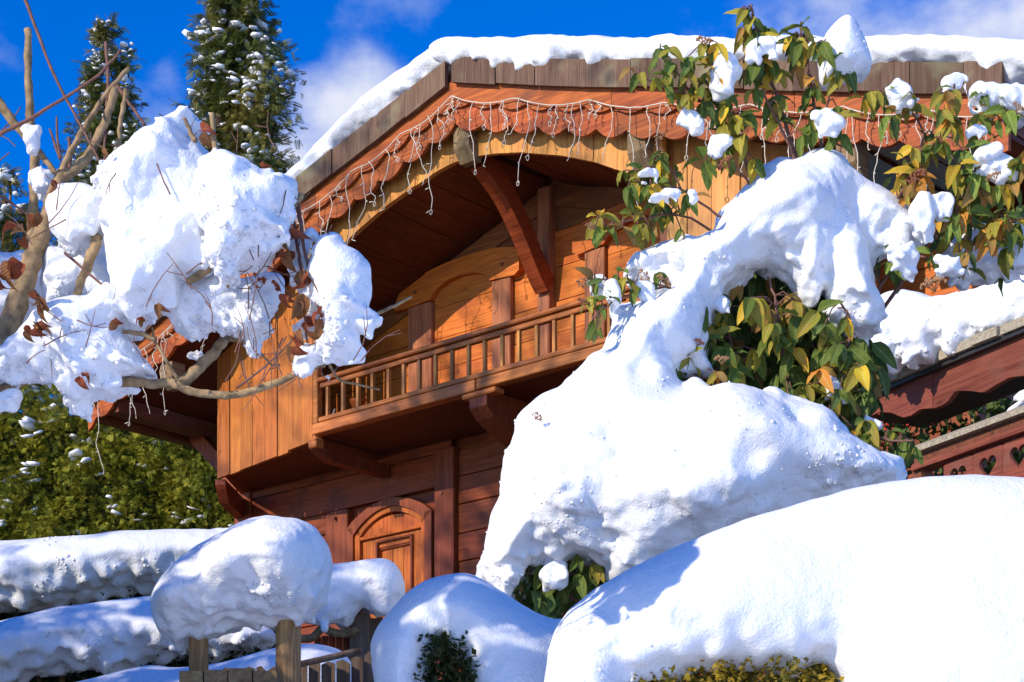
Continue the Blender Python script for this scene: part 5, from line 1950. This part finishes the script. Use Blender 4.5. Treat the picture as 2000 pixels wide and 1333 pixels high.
    while k < 70:
        x, y = rr.uniform(1330, 1700), rr.uniform(540, 830)
        if poly_sdf(pp, np.array([[x]], dtype=np.float32), np.array([[y]], dtype=np.float32))[0, 0] < -8:
            continue
        edge = rr.random()
        W.append((x, y, 8.28 + 0.30 * edge, rr.choice((3, 4, 5)), rr.uniform(48, 72), rr.choice('ggdddvgb') if edge > 0.35 else rr.choice('ggvgy')))
        k += 1
    for x, y, n_, sz, mx in ((1660, 690, 5, 70, 'g'), (1680, 725, 5, 76, 'v'), (1640, 680, 4, 64, 'g'), (1600, 730, 4, 58, 'o'), (1575, 760, 4, 48, 'y'), (1640, 770, 5, 60, 'g'), (1400, 735, 4, 44, 'o'), (1345, 705, 4, 52, 'g'), (1315, 722, 3, 52, 'd'),
                             (1450, 765, 3, 46, 'y'), (1690, 830, 6, 66, 'y'), (1670, 850, 4, 64, 'y'), (1700, 862, 4, 62, 'v'), (1645, 840, 4, 50, 'g'), (1740, 850, 4, 48, 'g'), (1770, 862, 5, 60, 'd'), (1780, 880, 4, 56, 'g'), (1745, 890, 3, 50, 'd'), (1505, 640, 4, 74, 'v'), (1465, 590, 4, 70, 'v'), (1600, 800, 3, 46, 'g'),
                             (1540, 790, 3, 46, 'o'), (1560, 800, 4, 42, 'g')):
        W.append((x, y, 8.22 + 0.05 * rr.random(), n_, sz, mx))
    for x, y, n_, sz, mx in ((1030, 1120, 4, 50, 'd'), (1060, 1110, 4, 56, 'd'), (1100, 1100, 4, 60, 'd'), (1130, 1095, 4, 56, 'd'), (1090, 1140, 5, 60, 'd'), (1130, 1130, 5, 56, 'd'), (1160, 1110, 4, 46, 'b'), (1060, 1160, 4, 50, 'd'), (1010, 1140, 3, 46, 'd')):
        W.append((x, y, 8.0 + 0.1 * rr.random(), n_, sz, mx))
    for i in range(1200):
        c_ = nodes[rr.randrange(len(nodes))]
        x_, y_ = CX + c_.x / c_.y * F, CY - (c_.z - CAMZ) / c_.y * F
        right = x_ > 1690 and y_ < 480
        left = x_ < 1500 and y_ < 330 or x_ < 1330 and y_ < 470
        mid_top = 1500 <= x_ <= 1690 and y_ < 250
        if not (right or left or mid_top) or rr.random() > (0.42 if right else 0.30):
            continue
        W.append((x_ + rr.uniform(-26, 26), y_ + rr.uniform(-14, 18), c_.y - rr.uniform(-0.05, 0.06), rr.choice((2, 3, 3, 4)), rr.uniform(36, 62), rr.choice('yovboyvr' if right else 'gvyvbgy')))
    extra = []
    count = 0
    for x, y, D, n_, sz, mx in W:
        c = P(x, y - 8, D)
        a0 = rr.uniform(0, 6.28)
        near = min(nodes, key=lambda q: (q - c).length_squared)
        if (near - c).length > 0.006:
            mid_ = (near + c) / 2 + Vector((0, 0, 0.02))
            twigs.tube([near, mid_, c], [0.0035, 0.003, 0.0025], 5)
        for i in range(n_):
            a = a0 + 2 * math.pi * i / n_ + rr.uniform(-.5, .5)
            sp = rr.uniform(0.25, 0.75)
            d = Vector((math.cos(a) * sp, math.sin(a) * sp * 0.9 - 0.12, -rr.uniform(0.55, 1.0)))
            if rr.random() < 0.26:
                d.z = rr.uniform(-0.2, 0.25)
            me = LEAF_ME[rr.choice(mixes[mx])][rr.randrange(4)]
            L_ = sz * rr.uniform(0.58, 1.08) * D / F
            if count < 300:
                leaf_at(me, t, org, c + d.normalized() * 0.006, d, L_, rr.uniform(-0.7, 0.7))
            else:
                extra.append((me, c, d, L_, rr.uniform(-0.7, 0.7)))
            count += 1
    put('twigs', twigs.V, twigs.F, BARK_RED, t, False, 'stuff')
    # leaves past the first three hundred, and the dim ones inside, joined by material
    for x in range(900):
        while True:
            px, py = rr.uniform(1300, 1800), rr.uniform(520, 900)
            if poly_sdf(pp, np.array([[px]], dtype=np.float32), np.array([[py]], dtype=np.float32))[0, 0] > -25:
                break
        D = rr.uniform(8.6, 9.15)
        a = rr.uniform(0, 6.28)
        extra.append((LEAF_ME[rr.choice((1, 1, 0, 5, 1))][rr.randrange(4)], P(px, py, D), Vector((math.cos(a) * 0.6, math.sin(a) * 0.6, -rr.uniform(0.3, 1))), rr.uniform(50, 75) * D / F, rr.uniform(-.8, .8)))
    for x in range(160):
        px, py, D = rr.uniform(1000, 1200), rr.uniform(1090, 1230), rr.uniform(8.05, 8.4)
        a = rr.uniform(0, 6.28)
        extra.append((LEAF_ME[1][rr.randrange(4)], P(px, py, D), Vector((math.cos(a) * 0.6, math.sin(a) * 0.6, -rr.uniform(0.3, 1))), rr.uniform(45, 65) * D / F, rr.uniform(-.8, .8)))
    for x in range(90):
        px, py, D = rr.uniform(1690, 2030), rr.uniform(400, 530) - (0 if rr.random() < 0.5 else 60), rr.uniform(8.6, 8.9)
        a = rr.uniform(0, 6.28)
        extra.append((LEAF_ME[rr.choice((1, 0, 1, 2))][rr.randrange(4)], P(px, py, D), Vector((math.cos(a) * 0.6, math.sin(a) * 0.6, -rr.uniform(0.3, 1))), rr.uniform(45, 65) * D / F, rr.uniform(-.8, .8)))
    byk = {}
    for me, c, d, L_, ro in extra:
        byk.setdefault(me.materials[0].name, []).append((me, c, d, L_, ro))
    for mname, lst in byk.items():
        Vs, Fs, UVs, b_ = [], [], [], 0
        for me, c, d, L_, ro in lst:
            n = len(me.vertices)
            co = np.empty(n * 3, dtype=np.float32)
            me.vertices.foreach_get('co', co)
            co = co.reshape(-1, 3)
            x = d.normalized()
            y = Vector((0, -0.75, 0.65)).cross(x).normalized()
            M = Matrix((x, y, x.cross(y))).transposed() @ Matrix.Rotation(ro, 3, 'X')
            Vs.append(co @ np.array(M).T * L_ + np.array(c - org))
            fc = np.array([p.vertices[:] for p in me.polygons])
            Fs.append(fc + b_)
            u = np.empty(len(me.loops) * 2, dtype=np.float32)
            me.uv_layers[0].data.foreach_get('uv', u)
            UVs.append(u)
            b_ += n
        m2 = mesh('inner_leaves', np.concatenate(Vs), np.concatenate(Fs), bpy.data.materials[mname], True)
        uv = m2.uv_layers.new(name='UVMap')
        uv.data.foreach_set('uv', np.concatenate(UVs))
        link('inner_leaves', m2, t, 'stuff')
    leafy('lower_leaves', [(1150, 960), (1700, 930), (1720, 1560), (1140, 1560)], 8.75, 1500, 0.11, LEAF[1], t, 95, 0.35)
    # flower heads gone to seed
    for x, y, D, s_, k in ((1376, 80, 8.28, 13, 0), (1790, 345, 8.34, 17, 1), (1416, 318, 8.33, 15, 1), (1435, 228, 8.36, 12, 1), (1155, 443, 8.28, 9, 0), (1137, 553, 8.18, 10, 0), (1258, 540, 8.2, 12, 0), (1297, 550, 8.24, 14, 0),
                           (1362, 668, 8.2, 11, 1), (1410, 702, 8.2, 12, 0), (1822, 553, 8.3, 20, 0), (1358, 938, 7.98, 14, 0), (1940, 345, 8.27, 12, 0), (1288, 268, 8.3, 9, 0), (1140, 590, 8.16, 10, 1), (1050, 815, 8.0, 9, 0), (1450, 22, 8.38, 8, 1), (1836, 275, 8.28, 10, 1), (1990, 210, 8.26, 10, 0)):
        o = link('seed_head', SEED_ME[k], t)
        o.location = P(x, y, D) - org
        s_ = s_ * 1.25 * D / F
        o.scale = (s_, s_, s_)
        o.rotation_euler = (rr.uniform(0.2, 0.9), rr.uniform(-.4, .4), rr.uniform(0, 6))
    # ---- the snow on it
    poly = [(1600, 284), (1640, 298), (1672, 330), (1702, 352), (1742, 370), (1772, 402), (1800, 430), (1790, 458), (1740, 468), (1706, 482), (1694, 510), (1702, 545), (1716, 585), (1706, 612), (1690, 622), (1668, 610), (1640, 598), (1622, 580), (1610, 545), (1604, 524), (1596, 532), (1582, 556), (1560, 553), (1546, 530), (1528, 514),
            (1492, 520), (1462, 526), (1448, 542), (1430, 548), (1405, 564), (1386, 582), (1380, 612), (1372, 640), (1366, 672), (1364, 702), (1340, 712), (1312, 722), (1308, 742), (1324, 760), (1345, 742), (1362, 752), (1376, 772), (1396, 768), (1420, 778), (1442, 780), (1470, 786),
            (1482, 766), (1505, 766), (1520, 786), (1545, 792), (1580, 800), (1606, 812), (1622, 842), (1626, 868), (1660, 880), (1700, 890), (1742, 898), (1750, 925), (1736, 948), (1690, 975), (1600, 1015), (1520, 1050), (1440, 1080), (1330, 1110), (1240, 1130), (1192, 1128), (1178, 1098), (1150, 1080), (1105, 1078),
            (1062, 1090), (1032, 1108), (1005, 1132), (985, 1152), (955, 1130), (934, 1112), (930, 1088), (944, 1060), (964, 1012), (970, 985), (984, 950), (978, 905), (986, 868), (1000, 840), (1010, 802), (1030, 782), (1060, 765), (1090, 755), (1120, 722), (1146, 692), (1178, 676), (1190, 648), (1203, 612), (1198, 600), (1244, 592),
            (1265, 592), (1276, 578), (1303, 564), (1314, 545), (1292, 538), (1282, 556), (1268, 546), (1248, 526), (1234, 518), (1212, 526), (1236, 492), (1266, 486), (1300, 471), (1332, 462), (1352, 471), (1388, 460), (1400, 415), (1440, 382), (1478, 334), (1508, 312), (1540, 312), (1570, 291)]
    bl = [(1560, 430, 80, 0.08), (1480, 450, 70, 0.06), (1400, 500, 60, 0.05), (1300, 640, 60, 0.08), (1260, 720, 70, 0.10), (1140, 840, 110, 0.13), (1060, 980, 90, 0.10), (1330, 860, 120, 0.16), (1480, 900, 120, 0.20),
          (1620, 930, 80, 0.16), (1400, 830, 60, 0.08), (1250, 1000, 120, 0.16), (1420, 1000, 110, 0.18), (1240, 760, 26, -0.07), (1440, 960, 36, -0.06), (1530, 880, 26, -0.07), (1100, 1050, 50, 0.06), (1010, 1060, 40, 0.05), (1650, 520, 40, 0.05), (1655, 430, 35, -0.05), (1180, 920, 30, -0.05)]
    bl += [(rr.uniform(1000, 1680), rr.uniform(680, 1080), rr.uniform(22, 52), rr.uniform(-0.035, 0.055)) for _ in range(34)]
    lump('bush_snow', 'great sunlit heap of snow weighing down the leathery-leaved bush', poly, 8.42, 0.27, 0.0088, crumbs=(2600, 0.0085), seed=81, lean=0.30, dy=24, low=0.04, mid=0.042, fine=0.009, crumb=2.2, smooth=False, bulge=bl, squash=1.0, edge=0.003, wl=(0.34, 0.17, 0.04))
    poly = [(1600, 138), (1598, 100), (1612, 70), (1632, 46), (1650, 34), (1668, 42), (1684, 70), (1694, 95), (1700, 128), (1676, 146), (1640, 158), (1616, 172), (1602, 160)]
    lump('snow_cone', 'tall pointed cone of snow standing on the upright twigs before the roof', poly, 8.42, 0.12, 0.0055, crumbs=(60, 0.01), seed=82, low=0.02, mid=0.012, fine=0.004)
    small = [[(1394, 190), (1390, 150), (1400, 122), (1420, 112), (1434, 128), (1428, 160), (1424, 192), (1408, 200)], [(1450, 112), (1456, 88), (1482, 76), (1514, 82), (1514, 106), (1488, 116), (1470, 132)],
             [(1728, 192), (1732, 172), (1752, 162), (1775, 170), (1793, 192), (1790, 212), (1760, 222), (1740, 215)],
             [(1834, 188), (1842, 160), (1862, 146), (1880, 156), (1886, 186), (1862, 184)],
             [(1898, 190), (1902, 168), (1930, 168), (1962, 172), (2000, 166), (2050, 175), (2040, 222), (1990, 232), (1960, 222), (1930, 215), (1912, 205)],
             [(1920, 345), (1930, 320), (1950, 306), (1975, 308), (1990, 332), (1985, 356), (1950, 352), (1935, 348)],
             [(1897, 312), (1910, 290), (1940, 285), (1946, 300), (1925, 316), (1905, 320)],
             [(1588, 225), (1605, 215), (1628, 228), (1641, 245), (1630, 264), (1610, 252), (1594, 240)],
             [(1328, 240), (1334, 222), (1352, 218), (1368, 232), (1366, 250), (1340, 248)],
             [(1388, 290), (1392, 268), (1418, 264), (1430, 278), (1420, 296), (1400, 310)],
             [(1727, 492), (1740, 478), (1762, 480), (1790, 490), (1798, 510), (1780, 530), (1756, 524), (1740, 512)],
             [(1780, 390), (1800, 380), (1820, 395), (1822, 470), (1800, 476), (1780, 440)],
             [(1822, 384), (1840, 376), (1858, 392), (1852, 416), (1830, 420)],
             [(1840, 480), (1870, 470), (1905, 440), (1960, 450), (2040, 470), (2040, 520), (1960, 548), (1900, 560), (1860, 560), (1846, 520)],
             [(1830, 505), (1850, 498), (1868, 512), (1864, 532), (1838, 530)],
             [(1142, 545), (1158, 535), (1178, 535), (1176, 560), (1160, 556), (1146, 562)],
             [(1185, 565), (1198, 560), (1208, 580), (1200, 596), (1190, 588)], [(1238, 560), (1252, 550), (1270, 560), (1276, 580), (1258, 590), (1244, 574)],
             [(1279, 388), (1292, 378), (1310, 382), (1324, 380), (1320, 394), (1300, 398), (1284, 398)], [(1342, 384), (1352, 374), (1366, 378), (1364, 392), (1350, 396)],
             [(1680, 830), (1690, 815), (1712, 822), (1718, 838), (1704, 846), (1690, 840)], [(1052, 1122), (1070, 1102), (1100, 1098), (1110, 1120), (1096, 1142), (1060, 1152)],
             [(1606, 744), (1616, 736), (1632, 752), (1640, 775), (1628, 780)], [(1402, 590), (1412, 582), (1420, 596), (1412, 604)], [(1880, 262), (1900, 250), (1914, 260), (1908, 280), (1890, 286)],
             [(1252, 342), (1264, 330), (1276, 336), (1274, 352), (1258, 354)]]
    dollops = []
    Vs, Fs, b_ = [], [], 0
    for i, poly in enumerate(small):
        ext = max(max(p[0] for p in poly) - min(p[0] for p in poly), max(p[1] for p in poly) - min(p[1] for p in poly))
        D = 8.33 if i != 13 else 8.75
        if i in (15, 16, 17, 18, 19, 25):
            D = 8.2
        if i == 21:
            D = 8.0
        V, Q = relief(poly, D, 0.19 * ext * D / F, 0.0052, seed=300 + i, low=0.014, mid=0.018, fine=0.008, crumb=1.5, wl=(0.10, 0.045, 0.018), edge=0.010)
        Vs.append(V)
        Fs.append(Q + b_)
        b_ += len(V)
    V = np.concatenate(Vs)
    o = link('leaf_snow', mesh('leaf_snow', V - np.array(org), np.concatenate(Fs), SNOW, True), None, 'stuff')
    o.location = org
    tag(o, 'scattered dollops of snow caught on the leaf whorls of the bush', 'snow')


bush()


# ------------------------------------------------------------------ left: pruned tree holding broken snow
def bare_tree():
    rr = random.Random(29)
    D = 5.2
    org = Vector((P(-150, 0, D).x, D, ground_z(-1.4, D)))
    t = thing('bare_tree', 'pruned leafless tree with curled dry leaves and broken snow at left', 'tree', org)

    def limb(name, pts, r0, r1, mat=BARK, k=8, d=D):
        p3 = [P(p[0], p[1], p[2] if len(p) > 2 else d) for p in pts]
        sm = smooth_path(p3, 5)
        n = len(sm)
        m = D / F
        sm = [np.array(p) + np.array([rr.uniform(-1, 1), rr.uniform(-1, 1), rr.uniform(-1, 1)]) * 0.0009 * min(r0, 6) / 3 for p in sm]
        V, Fc = tube(sm, [(r0 + (r1 - r0) * i / (n - 1)) * m * (1 + 0.06 * math.sin(i * 2.1 + r0)) for i in range(n)], k, 0.18)
        put(name, V, Fc, mat, t, True)
    zg = (org.z - CAMZ)
    gy = CY - zg / D * F
    limb('trunk', [(-210, gy + 40), (-190, 1700), (-150, 1200), (-60, 860), (-20, 735), (20, 630), (52, 540), (72, 485), (95, 420), (112, 365), (124, 338)], 33, 12, k=12)
    limb('branch', [(124, 345), (150, 328), (175, 300), (203, 245), (216, 205), (226, 172)], 11, 8)
    limb('branch', [(120, 335), (145, 285), (180, 225), (215, 175), (252, 133)], 7, 4)
    limb('branch', [(60, 500, 5.35), (66, 400, 5.35), (68, 310, 5.35), (60, 240, 5.35), (55, 150, 5.35), (54, 58, 5.35)], 12, 7)
    limb('branch', [(-40, 165), (0, 205), (35, 250), (70, 290), (110, 338)], 12, 5)
    limb('twig', [(45, -12, 5.1), (75, 70, 5.1), (118, 172, 5.1), (160, 250, 5.1), (198, 322, 5.1)], 3.4, 2.2, BARK_RED, 6)
    limb('twig', [(-20, 272, 5.1), (40, 242, 5.1), (120, 196, 5.1), (190, 148, 5.1), (236, 98, 5.1)], 4.5, 2.5, BARK_RED, 6)
    limb('twig', [(228, 168), (262, 215), (295, 262)], 4, 2.8, BARK_RED, 6)
    limb('twig', [(246, 175), (240, 215), (233, 265), (226, 318)], 5.5, 4.5, BARK, 6)
    limb('twig', [(206, 82), (211, 160), (206, 240), (203, 345)], 3.4, 2.6, BARK_RED, 6)
    limb('twig', [(118, 310), (112, 270), (111, 228)], 3, 2, BARK_RED, 6)
    limb('twig', [(118, 312), (106, 280), (97, 252)], 3, 2, BARK_RED, 6)
    limb('twig', [(136, 330), (137, 300), (135, 268)], 4, 3, BARK_RED, 6)
    limb('twig', [(-30, 365), (20, 395), (60, 425)], 3, 2.2, BARK_RED, 6)
    limb('twig', [(0, 258), (22, 236), (40, 210)], 1.6, 1.2, BARK_RED, 5)
    limb('twig', [(-10, 322), (10, 305), (18, 298)], 1.6, 1.2, BARK_RED, 5)
    limb('branch', [(-120, 800, 5.3), (-20, 770, 5.3), (60, 742, 5.3), (150, 742, 5.25), (240, 746, 5.1), (300, 750, 5.1), (335, 748, 5.1), (380, 766, 5.1), (440, 772, 5.1), (500, 762, 5.1), (560, 738, 5.1), (610, 718, 5.1), (640, 700, 5.1)], 12, 5, k=10)
    limb('branch', [(352, 752, 5.1), (385, 722, 5.12), (415, 692, 5.15), (446, 655, 5.2), (480, 610, 5.3)], 12, 9)
    limb('twig', [(446, 662, 5.15), (480, 670, 5.1), (508, 690, 5.1), (530, 712, 5.1), (548, 712, 5.1)], 4, 1.5)
    limb('twig', [(352, 748, 5.1), (335, 722, 5.08), (318, 692, 5.06), (302, 664, 5.06), (298, 640, 5.06)], 4, 2)
    limb('twig', [(305, 664, 5.05), (275, 652, 5.05), (240, 648, 5.05)], 5, 4)
    limb('twig', [(462, 758, 5.05), (510, 722, 5.0), (560, 676, 5.0), (600, 630, 5.0)], 2.6, 1.6, BARK_RED, 6)
    limb('branch', [(148, 578, 5.05), (166, 530, 5.05), (182, 490, 5.05), (190, 458, 5.05)], 8, 11)
    limb('twig', [(126, 494, 5.0), (170, 532, 5.0), (222, 575, 5.0)], 2.8, 2.2, BARK_RED, 6)
    limb('branch', [(365, 552, 5.0), (388, 538, 5.0), (408, 524, 5.0)], 7, 9)
    limb('twig', [(474, 506, 4.95), (505, 500, 4.95), (530, 475, 4.95), (552, 445, 4.95), (575, 405, 4.95), (590, 380, 4.95)], 4, 5.5)
    limb('twig', [(440, 560, 5.0), (455, 548, 5.0), (466, 525, 5.0)], 4, 5)
    limb('twig', [(582, 400, 4.95), (592, 470, 4.93), (604, 540, 4.92), (622, 604, 4.92)], 4, 2, BARK_RED, 6)
    limb('twig', [(572, 420, 4.95), (584, 500, 4.95), (592, 560, 4.95), (596, 640, 4.95), (606, 700, 5.05)], 3.4, 2, BARK_RED, 6)
    limb('twig', [(604, 512, 4.93), (616, 490, 4.92), (624, 470, 4.92)], 2.5, 1.6, BARK_RED, 6)
    limb('twig', [(604, 716, 5.1), (612, 692, 5.1), (614, 684, 5.1)], 7, 6)
    limb('twig', [(626, 712, 5.08), (640, 700, 5.06), (644, 692, 5.06)], 8, 6)
    limb('twig', [(640, 704, 5.1), (660, 740, 5.1), (700, 752, 5.1), (742, 762, 5.1)], 3, 1.6)
    limb('twig', [(700, 622, 5.15), (735, 612, 5.15), (770, 598, 5.15), (804, 579, 5.15)], 4.5, 2.6)
    limb('twig', [(436, 355, 4.9), (424, 312, 4.9), (417, 270, 4.9), (414, 220, 4.9)], 6.5, 4.5)
    limb('twig', [(332, 380, 4.9), (318, 350, 4.9), (306, 318, 4.9)], 1.6, 1.2, BARK_RED, 5)
    limb('twig', [(382, 276, 4.95), (370, 255, 4.95), (360, 232, 4.95)], 5, 3)
    limb('branch', [(575, 720, 5.05), (596, 706, 5.05), (612, 690, 5.05)], 6, 9)
    # off to the left the same tree goes on, its boughs as loaded
    limb('branch', [(-170, 1300, 5.2), (-330, 1000, 5.5), (-520, 800, 5.9), (-760, 700, 6.3)], 34, 12)
    limb('branch', [(-150, 1150, 5.2), (-330, 860, 5.0), (-480, 640, 4.9), (-620, 470, 4.9)], 28, 9)
    limb('branch', [(-60, 860, 5.2), (-160, 640, 5.3), (-240, 400, 5.4), (-300, 200, 5.4)], 22, 8)
    # fine twigs poking out of the snow
    tw = MB()
    for i in range(90):
        if rr.random() < 0.55:
            x, y = rr.uniform(20, 560), rr.uniform(280, 740)
        else:
            x, y = rr.uniform(440, 720), rr.uniform(430, 760)
        d = rr.uniform(4.86, 5.12)
        a = rr.uniform(-2.6, -0.5) if rr.random() < 0.7 else rr.uniform(0.4, 2.7)
        ln = rr.uniform(40, 120)
        k_ = rr.uniform(-0.5, 0.5)
        pts = [P(x + math.cos(a + k_ * q) * ln * q, y + math.sin(a + k_ * q) * ln * q, d) for q in (0, 0.35, 0.7, 1.0)]
        tw.tube(pts, [1.4 * d / F, 1.1 * d / F, 0.9 * d / F, 0.6 * d / F], 5)
        if rr.random() < 0.6:
            q = rr.uniform(0.3, 0.7)
            s_ = P(x + math.cos(a + k_ * q) * ln * q, y + math.sin(a + k_ * q) * ln * q, d)
            a2 = a + rr.choice((-0.8, 0.8))
            tw.tube([s_, P(x + math.cos(a + k_ * q) * ln * q + math.cos(a2) * ln * 0.35, y + math.sin(a + k_ * q) * ln * q + math.sin(a2) * ln * 0.35, d)], [1.1 * d / F, 0.7 * d / F], 4)
    put('fine_twigs', tw.V, tw.F, BARK_RED, t, False, 'stuff')
    # curled dry leaves
    for x, y, n_, sz, sprd in ((65, 440, 3, 46, 14), (40, 480, 3, 56, 10), (28, 540, 3, 70, 12), (76, 590, 3, 44, 10), (78, 640, 4, 44, 10), (66, 660, 5, 46, 10), (84, 610, 3, 40, 8), (395, 278, 2, 50, 3), (105, 365, 2, 40, 4), (570, 490, 3, 56, 10),
                               (556, 520, 3, 60, 10), (588, 560, 4, 56, 12), (600, 590, 4, 70, 12), (570, 600, 3, 50, 12), (640, 640, 3, 60, 12), (600, 660, 3, 50, 12), (585, 690, 3, 54, 12), (625, 670, 3, 60, 10), (505, 555, 5, 20, 14), (530, 560, 5, 22, 12), (222, 640, 2, 42, 4),
                               (160, 752, 3, 44, 6), (420, 240, 2, 32, 4), (205, 300, 2, 26, 4), (266, 630, 3, 30, 12), (310, 612, 3, 36, 10), (240, 320, 1, 16, 2), (508, 330, 2, 30, 6), (0, 560, 3, 50, 12)):
        for i in range(n_):
            c = P(x + rr.uniform(-sprd, sprd), y - sz * 0.4 + rr.uniform(-sprd, sprd), 4.92 + rr.uniform(-0.03, 0.05))
            a = rr.uniform(0, 6.28)
            dr = Vector((math.cos(a) * 0.5, -0.2 + math.sin(a) * 0.4, -1.0 if rr.random() < 0.8 else 0.1))
            leaf_at(DRY_ME[rr.randrange(4)] if sz > 25 else DRY_ME[1], t, org, c, dr, sz * rr.uniform(0.6, 1.0) * 4.92 / F, rr.uniform(-1.2, 1.2), 'dry_leaf')
    # snow lodged in it: broken plates and lumps
    S = [('largest plate of wind-packed snow hanging in the middle of the bare tree', [(196, 372), (212, 345), (232, 320), (266, 290), (300, 270), (332, 250), (350, 224), (366, 220), (386, 236), (378, 252), (362, 272), (384, 292), (418, 316), (440, 350), (448, 420), (440, 480), (412, 520), (382, 538), (352, 560), (334, 588), (292, 610), (266, 624), (246, 610),
          (232, 580), (218, 540), (212, 490), (198, 452), (212, 402)], 5.05, 0.10, 0.05, 101),
         ('knobbly sunlit lump of snow right of the largest plate', [(392, 345), (412, 330), (440, 320), (482, 330), (522, 350), (560, 354), (576, 380), (570, 412), (556, 442), (560, 470), (546, 494), (520, 500), (500, 508), (474, 522), (452, 546), (432, 554), (416, 530), (404, 510), (400, 470), (386, 430), (384, 390)], 4.92, 0.13, 0.03, 102),
         ('rounded lump of snow lodged beside the upper trunk', [(92, 402), (110, 372), (142, 366), (180, 376), (208, 396), (212, 430), (200, 452), (182, 478), (160, 490), (140, 496), (112, 472), (96, 450)], 5.08, 0.08, 0.03, 103),
         ('small wedge of snow in the top fork of the pruned tree', [(58, 345), (74, 336), (104, 342), (112, 360), (100, 392), (82, 406), (70, 400), (62, 370)], 5.28, 0.05, 0.02, 104),
         ('grey shaded snow behind the short broken branch stub', [(90, 486), (150, 492), (205, 470), (232, 560), (244, 592), (206, 612), (150, 604), (112, 608), (88, 560)], 5.28, 0.08, 0.03, 105),
         ('wide lower drift of snow lying across the bare tree', [(-60, 720), (0, 690), (40, 660), (92, 622), (130, 606), (182, 590), (222, 574), (252, 600), (290, 614), (272, 640), (250, 662), (262, 692), (278, 712), (302, 740), (270, 746), (240, 756), (220, 762), (204, 776), (182, 770), (152, 796), (134, 780), (112, 736), (70, 730), (40, 746), (0, 756), (-60, 765)], 5.12, 0.13, 0.0, 106),
         ('ragged sheet of snow above the mossy lower branch', [(328, 606), (352, 578), (372, 560), (422, 546), (470, 558), (520, 538), (552, 552), (542, 590), (522, 622), (516, 642), (492, 664), (462, 652), (432, 640), (402, 632), (372, 642), (342, 624)], 5.1, 0.07, 0.0, 107),
         ('bluish cracked sheet of snow in front of the balcony corner', [(602, 492), (640, 478), (680, 496), (710, 522), (725, 552), (722, 582), (720, 612), (736, 630), (720, 652), (700, 652), (690, 682), (666, 710), (640, 730), (622, 726), (628, 704), (618, 690), (640, 660), (628, 620), (606, 590), (600, 540)], 4.98, 0.07, 0.0, 108),
         ('small scrap of snow at the branch tip under the cracked sheet', [(562, 712), (574, 692), (602, 680), (622, 690), (612, 708), (600, 722), (580, 726)], 5.0, 0.03, 0.0, 109),
         ('small scrap of snow on the twig below the gable eave', [(562, 462), (576, 448), (590, 460), (606, 446), (620, 452), (622, 476), (606, 482), (590, 500), (566, 500)], 4.98, 0.03, 0.0, 110),
         ('flake of snow among the dry leaves by the balcony corner', [(566, 530), (590, 508), (604, 520), (606, 570), (590, 560), (572, 550)], 5.0, 0.03, 0.0, 111),
         ('scrap of snow on the crossing twigs above the boarded panel', [(576, 640), (594, 625), (612, 612), (620, 630), (606, 652), (590, 664)], 5.0, 0.025, 0.0, 112),
         ('small lump of snow at the left picture edge below the drift', [(-40, 772), (0, 776), (36, 770), (42, 786), (22, 800), (-40, 800)], 5.1, 0.04, 0.0, 113),
         ('snow tucked behind the leaning pruned trunk', [(-40, 500), (40, 492), (92, 500), (94, 560), (74, 600), (60, 622), (20, 640), (-40, 650)], 5.34, 0.06, 0.0, 114),
         ('small white clot of snow beside the thuja hedge top', [(100, 742), (108, 730), (120, 732), (124, 752), (116, 766), (104, 762)], 5.15, 0.03, 0.0, 115),
         ('thin snow strip in the crook of the pruned fork', [(40, 262), (50, 258), (66, 268), (76, 264), (72, 278), (60, 292), (48, 280)], 5.2, 0.02, 0.0, 116),
         ('snow scrap at the foot of the broken fork', [(352, 700), (372, 690), (392, 700), (396, 720), (380, 716)], 5.3, 0.02, 0.0, 117)]
    for lab, poly, d, R, lean, seed in S:
        big = R > 0.06
        lump('tree_snow', lab, poly, d, R, 0.0048 if big else 0.004, crumbs=(420, 0.008) if big else (50, 0.006), seed=seed, low=0.020 if big else 0.008, mid=0.018 if big else 0.010, fine=0.007 if big else 0.005, crumb=2.6, edge=0.006, lean=lean, wl=(0.20, 0.075, 0.025),
             bulge=[(300, 330, 50, 0.05), (340, 280, 30, 0.04), (260, 400, 40, 0.03)] if seed == 101 else [(120, 620, 60, 0.04), (230, 600, 40, 0.05)] if seed == 106 else [(660, 600, 20, 0.03), (650, 650, 30, 0.025)] if seed == 108 else [])
    # and on the boughs beyond the left edge
    for lab, poly, d, R, seed in (('snow plate on the tree boughs beyond the left picture edge', [(-560, 420), (-420, 380), (-300, 420), (-260, 520), (-330, 620), (-470, 640), (-580, 540)], 5.2, 0.12, 121),
                                  ('snow plate on the tree boughs beyond the left picture edge', [(-760, 640), (-560, 600), (-380, 660), (-330, 780), (-450, 860), (-640, 850), (-780, 760)], 5.6, 0.14, 122),
                                  ('snow plate on the tree boughs beyond the left picture edge', [(-420, 900), (-280, 860), (-160, 900), (-140, 1010), (-250, 1060), (-400, 1020)], 5.4, 0.12, 123),
                                  ('snow plate on the tree boughs beyond the left picture edge', [(-1050, 820), (-860, 780), (-700, 840), (-660, 960), (-820, 1040), (-1020, 980)], 6.2, 0.14, 124)):
        lump('tree_snow', lab, poly, d, R, 0.010, group='snow on the boughs beyond the left edge', seed=seed, low=0.05, mid=0.03, fine=0.008, edge=0.012)


bare_tree()

print('script seconds', round(time.time() - T0, 1))
